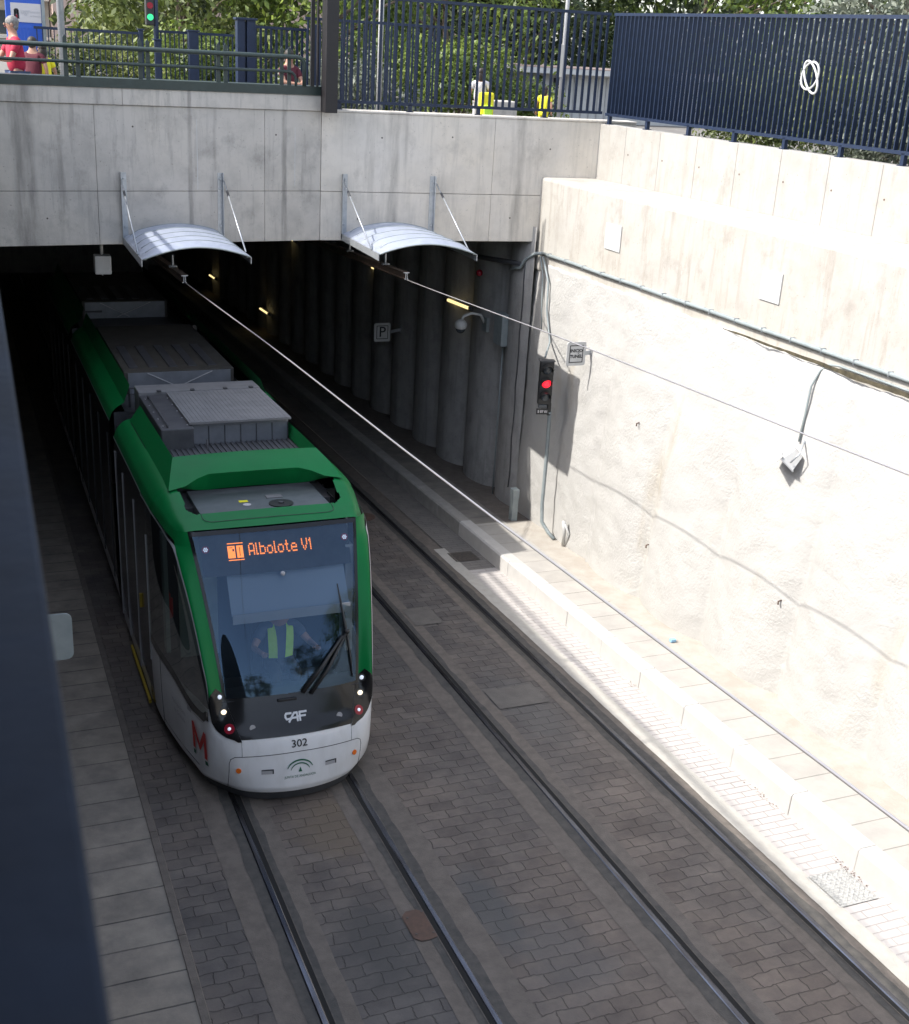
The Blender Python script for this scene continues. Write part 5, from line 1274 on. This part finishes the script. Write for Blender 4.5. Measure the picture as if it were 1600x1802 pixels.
# tunnel fittings
def tl_(y,z,lb):
    x=tunx(y,z)-.12; mb=MB(); mb.tube([(x-.0,y-.62,z+.036),(x,y+.62,z-.036)],.035,10); a=mb.build('tube_glow','tube',smooth=True)
    mb=MB(); mb.box((x+.03,y-.66,z-.03),(x+.09,y+.66,z+.03)); mb.box((x-.04,y-.70,z-.0),(x+.05,y-.64,z+.08)); mb.box((x-.04,y+.64,z-.08),(x+.05,y+.70,z+.0)); b=mb.build('fitting','pvcd')
    root_at('tube_light',(x,y,z),lb,'light',[a,b],'tube lights in the tunnel')
tl_(24.1,2.55,'tube light nearest the portal, above the dome camera'); tl_(30.7,2.15,'second tube light, between the right overhead bar and the P sign'); tl_(38.5,1.7,'third tube light, just under the head wall between the canopies')
tl_(42,-1.4,'tube light deep in the tunnel to the right of the left contact wire'); tl_(51.8,-2.0,'farthest tube light, just beside the left overhead bar end')
mb=MB(); mb.tube([(9.95,22.7,2.45),(9.85,22.7,2.62),(9.65,22.7,2.66),(9.47,22.7,2.60),(9.42,22.7,2.50)],.03,8); a=mb.build('camera_arm','white',smooth=True)
mb=MB(); mb.cbox((9.93,22.55,2.28),(10.02,22.80,2.58),.008); b=mb.build('mount_box','pvc')
mb=MB(); mb.sphere((9.42,22.7,2.42),(.13,.13,.12),16); c_=mb.build('dome_hood','white',smooth=True); mb=MB(); mb.sphere((9.42,22.7,2.36),(.105,.105,.115),14); d_=mb.build('dome_glass','glassw',smooth=True)
root_at('dome_camera',(9.95,22.7,2.45),'white dome surveillance camera on a curved arm in the tunnel','camera',[a,b,c_,d_])
mb=MB(); mb.cbox((9.83,21.55,2.22),(10.0,21.95,2.86),.01); tag(mb.build('cabinet','pvc'),'grey cabinet on the tunnel wall beside the dome camera','cabinet')
mb=MB(); mb.tube([(9.97,21.75,2.2),(9.97,21.75,-1.0)],.016,6); tag(mb.build('drop_pipe','pvc',smooth=True),'thin pipe running down from the grey cabinet','pipe')
mb=MB(); mb.tube([(9.95,26.2,3.6),(9.95,26.2,-1.2)],.016,6); tag(mb.build('drop_pipe','pvc',smooth=True),'thin vertical pipe deeper in the tunnel, right of the P sign','pipe')
mb=MB(); mb.sphere((9.85,22.9,3.45),.07,10); tag(mb.build('alarm_lamp','redlens',smooth=True),'small dark red lamp high on the tunnel wall','lamp')
mb=MB(); mb.tube([(9.95,21.1,3.95),(9.9,23,3.75),(9.95,40,2.8)],.05,8); tag(mb.build('tray','pvcd',smooth=True),'dark cable tray along the tunnel wall under the right canopy','tray')
# hanging fitting over the left of the tunnel mouth
mb=MB(); mb.tube([(2.18,21.25,4.5),(2.18,21.25,4.16)],.028,8); a=mb.build('stem','white',smooth=True); mb=MB(); mb.cbox((2.05,21.12,3.84),(2.32,21.38,4.15),.02); b=mb.build('drum','white'); mb=MB(); mb.tube([(2.18,21.25,3.84),(2.18,21.25,3.80)],.012,6); c_=mb.build('nipple','white')
root_at('hanging_box',(2.18,21.25,4.5),'white box on a short stem hanging under the head wall above the tram','box',[a,b,c_])
# left side sign seen from behind
mb=MB(); bm=bmesh.new(); bmesh.ops.create_cube(bm,size=1)
for v in bm.verts: v.co=Vector((v.co.x*.36,v.co.y*.01,v.co.z*.36))
ed=[e for e in bm.edges if abs(e.verts[0].co.y-e.verts[1].co.y)>1e-5]; bmesh.ops.bevel(bm,geom=ed,offset=.05,segments=4,affect='EDGES',profile=.5); bm.verts.index_update()
mb.add([v.co+Vector((.315,8.0,3.73)) for v in bm.verts],[tuple(v.index for v in f.verts) for f in bm.faces]); bm.free(); a=mb.build('plate','pvc')
mb=MB(); mb.cbox((-.07,8.01,3.70),(.38,8.04,3.76),.004); b=mb.build('arm','galv'); 
root_at('sign',(-.06,8,3.73),'plain grey back of a rounded sign at the left wall over the pavement','sign',[a,b])
# covers
def cover(x0,x1,y0,y1,m,label,h=.012,studs=False):
    objs=[]; mb=MB(); mb.add([(x0,y0,gz(y0)+h),(x1,y0,gz(y0)+h),(x1,y1,gz(y1)+h),(x0,y1,gz(y1)+h)],[(0,1,2,3)]); objs.append(mb.build('plate',m))
    mb=MB(); t=.018
    for (a,b,c,d) in ((x0-t,x0,y0-t,y1+t),(x1,x1+t,y0-t,y1+t),(x0,x1,y0-t,y0),(x0,x1,y1,y1+t)): mb.add([(a,c,gz(c)+h+.003),(b,c,gz(c)+h+.003),(b,d,gz(d)+h+.003),(a,d,gz(d)+h+.003)],[(0,1,2,3)])
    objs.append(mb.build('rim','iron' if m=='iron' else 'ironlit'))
    if studs:
        mb=MB()
        for i in range(int((x1-x0)/.035)):
            for j in range(int((y1-y0)/.035)):
                if (i+j)%2: continue
                x=x0+.02+i*.035;y=y0+.02+j*.035; mb.add([(x,y,gz(y)+h+.002),(x+.024,y,gz(y)+h+.002),(x+.024,y+.024,gz(y)+h+.002),(x,y+.024,gz(y)+h+.002),(x+.012,y+.012,gz(y)+h+.012)],[(0,1,4),(1,2,4),(2,3,4),(3,0,4)])
        objs.append(mb.build('studs','ironlit'))
    return root_at('manhole_cover',((x0+x1)/2,(y0+y1)/2,gz(y0)),label,'cover',objs)
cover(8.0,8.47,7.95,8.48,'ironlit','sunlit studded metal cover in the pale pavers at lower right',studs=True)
cover(7.98,8.42,18.75,19.2,'iron','dark square cover in the shaded gutter near the tunnel mouth')
pp=[]
for (a,b) in ((.17,-.06),(.17,.44),(.10,.50),(-.02,.50),(-.09,.42),(-.09,.0),(-.02,-.08),(.08,-.08)): pp.append((3.77-.085+a*.9-.02,8.93+b*.85))
mb=MB(); mb.add([(x,y,gz(y)+.016) for x,y in pp],[tuple(range(8))]); a=mb.build('plate','rustplate'); mb=MB()
for (x,y) in ((3.80,8.95),(3.80,9.3),(3.63,9.25),(3.63,8.98)): mb.disc((x,y,gz(y)+.016),(0,0,1),.012,.004,8)
b=mb.build('bolts','iron'); root_at('rail_cover',(3.7,9.1,gz(9.1)),'rusty brown bolted cover plate tight against the rail','cover',[a,b])
mb=MB(); mb.disc((7.13,21.7,gz(21.7)+.012),(0,0,1),.22,.008,24); tag(mb.build('round_cover','rustplate'),'round rusty cover between rails near the tunnel mouth','cover')
mb=MB(); mb.cbox((9.53,13.88,gz(13.9)+.28),(9.62,13.95,gz(13.9)+.33),.01); tag(mb.build('litter','bluelit'),'crumpled pale blue litter on the edge of the sunny pavement','litter')
# dead leaves in the gutter
mb=MB()
for (cx_,cy_,n_) in ((8.50,8.45,46),(8.52,10.05,22),(8.53,13.2,10)):
    for k in range(n_):
        x=cx_+random.gauss(0,.022); y=cy_+random.gauss(0,.14); z=gz(y)+.008+random.random()*.02; a=random.random()*6; s_=random.uniform(.008,.02)
        mb.add([(x+math.cos(a)*s_,y+math.sin(a)*s_,z),(x-math.sin(a)*s_,y+math.cos(a)*s_*.6,z+.006),(x-math.cos(a)*s_,y-math.sin(a)*s_,z+.003)],[(0,1,2)])
tag(mb.build('fallen_leaves','rustplate'),'little drifts of dead leaves against the kerb','leaves',kind='stuff')
# ------------------------------------------------------------------ beyond the portal
def pole(x,y,z0,z1,r_,m,label,cat='pole',band_=None):
    mb=MB(); mb.tube([(x,y,z0),(x,y,z1)],r_,12); a=mb.build('shaft',m,smooth=True); ob=[a]
    if band_: mb=MB(); mb.cbox((x-.10,y-.04,band_[0]),(x+.02,y+.04,band_[1]),.01); ob.append(mb.build('box','cream'))
    mb=MB(); mb.tube([(x,y,z0),(x,y,z0+.03)],r_*2,12); ob.append(mb.build('base_plate','galv'))
    return root_at('pole',(x,y,z0),label,cat,ob)
pole(7.92,24,S,11.5,.052,'white','white pole behind the blue fence, left of the girl')
pole(12.9,26,S,12,.045,'trimw','thin light pole in front of the kiosk carrying a narrow box',band_=(7.25,7.95))
pole(1.765,21.6,6.2,12,.055,'galv','grey-green pole just behind the green railing at left')
# pedestrian light
mb=MB(); mb.tube([(3.92,26,S),(3.92,26,9.5)],.05,10); a=mb.build('shaft','blue',smooth=True); mb=MB(); mb.cbox((3.72,25.9,7.82),(3.88,26.1,8.32),.02); b=mb.build('housing','black')
mb=MB(); mb.disc((3.80,25.9,8.18),(0,-1,0),.06,.01,14); c_=mb.build('lens_off','redlens'); mb=MB(); mb.disc((3.80,25.9,7.97),(0,-1,0),.06,.01,14); d_=mb.build('lens_lit','siggreen')
root_at('traffic_light',(3.92,26,S),'street traffic light showing green in front of the trees','traffic light',[a,b,c_,d_])
# blue totem with white notice
mb=MB(); mb.cbox((1.15,26.3,S),(1.83,26.5,9.3),.01); a=mb.build('slab','signblue'); mb=MB(); mb.box((1.80,26.25,S),(1.86,26.52,9.3)); b=mb.build('edge_strip','pvc')
mb=MB(); mb.box((1.24,26.285,7.74),(1.79,26.297,8.08)); c_=mb.build('white_panel','whcloth')
mb=MB(); 
for (x,z,w_,h_) in ((1.34,7.93,.035,.05),(1.31,7.88,.018,.08),(1.37,7.88,.018,.08),(1.34,7.84,.02,.035)): mb.add([(x-w_,26.282,z-h_),(x+w_,26.282,z-h_),(x+w_*.8,26.282,z+h_),(x-w_*.8,26.282,z+h_)],[(0,1,2,3)])
e1=mb.build('crest','txt'); mb=MB(); mb.add([(1.325,26.280,7.80),(1.355,26.280,7.80),(1.35,26.280,7.87),(1.33,26.280,7.87)],[(0,1,2,3)]); e2=mb.build('crest_red','redlens')
t1=textobj('lettering','ugr',.13,lambda x,y: Vector((1.50+x,26.280,7.93+y)),'txtc'); t2=textobj('lettering','Universidad',.05,lambda x,y: Vector((1.68+x*.8,26.280,7.925+y)),'txtc'); t3=textobj('lettering','de Granada',.05,lambda x,y: Vector((1.68+x*.8,26.280,7.855+y)),'txtc')
root_at('totem_sign',(1.5,26.4,S),'tall blue sign slab with a white panel and crest','sign',[a,b,c_,e1,e2,t1,t2,t3])
# apartment building
def building():
    objs=[]; Y=70
    mb=MB(); mb.box((5.35,Y,S),(30,Y+12,22)); objs.append(mb.build('pink_wall','pinkb'))
    mb=MB(); mb.box((1.5,Y+2,S),(5.3,Y+12,24)); objs.append(mb.build('white_wall','cream'))
    for k in range(6):
        z=6.9+k*1.9
        mb=MB(); mb.box((1.6,Y+.7,z),(5.25,Y+2,z+.16)); objs.append(mb.build('balcony','cream'))
        for x in (2.6,4.0):
            mb=MB(); mb.box((x,Y+1.9,z+.22),(x+1.0,Y+1.99,z+1.35)); wn=mb.build('window','glassw'); objs.append(wn)
    for k in range(6):
        for x,wd in ((6.85,.08),):
            pass
        z=6.5+k*2.9
        mb=MB(); mb.box((9.0,Y-.1,z),(10.4,Y+.0,z+1.7)); wn=mb.build('window','shutter'); objs.append(wn)
        mb=MB(); mb.box((13.0,Y-.1,z),(14.4,Y+.0,z+1.7)); wn=mb.build('window','shutter'); objs.append(wn)
        mb=MB(); mb.box((8.85,Y-.16,z+1.7),(10.55,Y-.0,z+1.85)); mb.box((8.85,Y-.16,z-.1),(10.55,Y-.0,z)); objs.append(mb.build('sill','cream'))
    mb=MB(); mb.box((7.3,Y-.12,S),(7.5,Y-.01,22)); objs.append(mb.build('downpipe','cream'))
    return root_at('apartment_building',(10,Y,S),'pink and cream apartment building far behind the left railing','building',objs)
building()
# white kiosk
mb=MB(); mb.box((14.3,30.2,S),(19.2,33.2,7.28)); a=mb.build('wall','white'); mb=MB(); mb.box((13.75,29.7,7.26),(19.5,33.5,7.40)); b=mb.build('roof','white'); mb=MB(); mb.box((13.75,29.69,7.40),(19.5,33.5,7.425)); b2=mb.build('roof_edge','pinkb')
mb=MB(); mb.box((16.55,30.12,6.45),(17.4,30.19,6.95)); c_=mb.build('window','shutter'); mb=MB()
for k in range(7): mb.box((16.58+k*.125,30.09,6.47),(16.61+k*.125,30.115,6.93))
d_=mb.build('window_bars','cream')
mb=MB(); mb.cbox((14.75,30.0,6.98),(14.95,30.19,7.15),.01); e=mb.build('wall_lamp','black'); mb=MB()
for k in range(9): mb.box((14.4+k*.24,30.17,S+.1),(14.43+k*.24,30.198,7.2))
f_=mb.build('wall_ribs','trimw')
root_at('kiosk',(16,31,S),'low white kiosk with flat roof behind the blue fence corner','kiosk',[a,b,b2,c_,d_,e,f_])
# ------------------------------------------------------------------ vegetation
def leafcloud(mb,c,r_,n,size,flat=.6,shell=.55,lump=.35,seed=0,zmin=None):
    rnd=random.Random(seed); cs=[]
    for k in range(max(6,int(n/90))):
        a=rnd.random()*2*math.pi; e=math.asin(rnd.uniform(-.75,1)); rr2=rnd.uniform(shell,1)
        cs.append((c[0]+r_[0]*rr2*math.cos(a)*math.cos(e),c[1]+r_[1]*rr2*math.sin(a)*math.cos(e),c[2]+r_[2]*rr2*math.sin(e)))
    lr=min(r_)*lump
    for k in range(n):
        q=cs[rnd.randrange(len(cs))]; d=Vector((rnd.gauss(0,1),rnd.gauss(0,1),rnd.gauss(0,.8))).normalized()*lr*rnd.random()**.4
        p=Vector(q)+d
        if zmin is not None and p.z<zmin: continue
        nrm=(d.normalized()+Vector((rnd.gauss(0,.5),rnd.gauss(0,.5),rnd.gauss(.3,.5)))).normalized()
        a=nrm.orthogonal().normalized(); b=nrm.cross(a); t=rnd.random()*6.28; a2=a*math.cos(t)+b*math.sin(t); b2_=nrm.cross(a2); s_=size*rnd.uniform(.6,1.3)
        mb.add([p-a2*s_,p-b2_*s_*.45,p+a2*s_,p+b2_*s_*.45],[(0,1,2,3)])
def tree(name,x,y,z0,h,rad,n,leaf,size,label,seed,cz=None,trunk=.12,cat='tree',group='trees and tall bushes behind the fences',low=None):
    rnd=random.Random(seed); objs=[]
    top=z0+h; c=(x,y,cz or (z0+h*.62)); rz=top-c[2]
    mb=MB()
    mb.tube([(x,y,z0),(x+.05,y,z0+h*.2),(x+rnd.uniform(-.2,.2),y,c[2]),(x,y,top-rz*.4)],[trunk,trunk*.8,trunk*.55,trunk*.15],8)
    for k in range(7):
        a=rnd.random()*6.28; zz=z0+h*(.22+.06*k); mb.tube([(x,y,zz),(x+rad*.5*math.cos(a),y+rad*.5*math.sin(a),zz+h*.14),(x+rad*.85*math.cos(a),y+rad*.85*math.sin(a),zz+h*.2)],[trunk*.45,trunk*.28,trunk*.08],6)
    objs.append(mb.build('trunk','bark',smooth=True))
    mb=MB(); leafcloud(mb,c,(rad,rad*.9,rz if low is None else (top-low)/2),n,size,seed=seed,zmin=z0+.05); objs.append(mb.build('crown',leaf))
    return root_at(name,(x,y,z0),label,cat,objs,group)
tree('tree',5.3,31,S,6.5,2.4,9000,'leafB',.10,'broad olive-green tree behind the street traffic light',1,cz=8.6)
tree('tree',8.6,30,S,7,2.6,9000,'leafA',.10,'leafy green tree behind the white pole',2,cz=8.4)
tree('tree',12.6,32.5,S,7.5,3.0,10000,'leafA',.10,'leafy yellow-green tree above the girl with the backpack',3,cz=8.4)
tree('tree',17.5,38,S,8,4.0,9000,'leafD',.13,'dark tree above the white kiosk',4,cz=9.6)
tree('tree',24,38,S,8,4.4,9000,'leafA',.14,'green tree over the left half of the long blue fence',5,cz=9.3)
tree('tree',20.5,24,S,5.0,2.4,8000,'leafC',.09,'pale silvery olive tree above the right end of the blue fence',6,cz=8.2)
tree('tree',31,30,S,8,4.5,8000,'leafD',.14,'dark tree at the far right above the blue fence',8,cz=9.2)
tree('tree',-.9,34,S,7,1.8,4000,'leafD',.11,'dark tree left of the blue sign slab',9,cz=8.8)
tree('tree',6.0,36,S,8.5,3.2,8000,'leafB',.12,'tall olive tree behind the gate post',10,cz=9.6)
def bush(x,y,rx,ry,h,n,leaf,size,label,seed,z0=S,group='bushes behind the fences'):
    mb=MB(); leafcloud(mb,(x,y,z0+h*.5),(rx,ry,h*.55),n,size,seed=seed,zmin=z0+.01,lump=.5,shell=.3); f=mb.build('foliage',leaf)
    mb=MB(); rnd=random.Random(seed)
    for k in range(8): a=rnd.random()*6.28; mb.tube([(x,y,z0),(x+rx*.4*math.cos(a),y+ry*.4*math.sin(a),z0+h*.6)],[.02,.008],5)
    s_=mb.build('stems','bark'); return root_at('bush',(x,y,z0),label,'bush',[f,s_],group)
tree('tree',9,50,S,11,6,7000,'leafD',.26,'far wide dark tree filling the gap above the middle of the fence',11,cz=11)
tree('tree',22,52,S,12,7,7000,'leafD',.28,'far wide dark tree behind the long blue fence',12,cz=11)
tree('tree',36,50,S,12,7,6000,'leafD',.28,'far dark tree at the right-hand edge',13,cz=11)
tree('tree',15,40,S,9,4,9000,'leafD',.15,'dense dark tree between the girl and the kiosk, set back',14,cz=9.5)
bush(2.6,27.6,1.3,.9,1.5,5000,'leafB',.055,'sunlit bush behind the low dark fence at left',21)
bush(5.0,28,1.6,.9,1.7,5000,'leafA',.06,'bush behind the gate post and railing',22)
bush(8.0,26.6,1.7,.8,1.4,5000,'leafC',.055,'greyish bush behind the white pole',23)
bush(10.9,27.2,1.6,.9,1.9,6000,'leafA',.06,'bright green bush behind the long-haired girl',24)
bush(13.0,27.6,1.0,.8,1.1,3000,'leafA',.055,'low bush just left of the kiosk',25)
# hedge tight behind the long blue fence
for k in range(8):
    y=18.7-k*1.9; x=upx(y)+1.25+(.5 if k<2 else 0)
    lb=['first','second','third','fourth','fifth','sixth','seventh','eighth'][k]
    bush(x,y,.85,1.25,(1.75 if k>2 else 1.55) ,5200,'leafC' if k in (2,3,4,5) else 'leafB',.05,lb+' bush of the row close behind the long blue fence, counted from the corner',40+k,z0=6.2,group='row of bushes behind the long blue fence')
# trees and masonry up the ramp behind the photographer, seen only in the tram's glass
tree('tree',14.5,-6,S,7,3.2,5000,'leafA',.13,'tree above the retaining wall up the ramp, mirrored in the windshield',31,cz=9.5)
tree('tree',12.5,-17,S,6,3.0,4000,'leafD',.13,'dark tree farther up the ramp, mirrored in the windshield',32,cz=9.2)
tree('tree',5,-44,S,8,5,4000,'leafD',.2,'big tree beyond the top of the ramp, mirrored in the windshield',33,cz=10)

tree('tree',-5.0,-4.5,S,7.0,2.6,4500,'leafD',.15,'unseen tree behind the camera, added to block skylight, mirrored in the tram glass',34,cz=9.6)  # two unseen trees added to keep skylight off the tram's flank
tree('tree',-5.5,-13,S,8.0,3.4,4500,'leafD',.17,'second unseen tree behind the camera, added to block skylight, mirrored in the tram glass',35,cz=10)
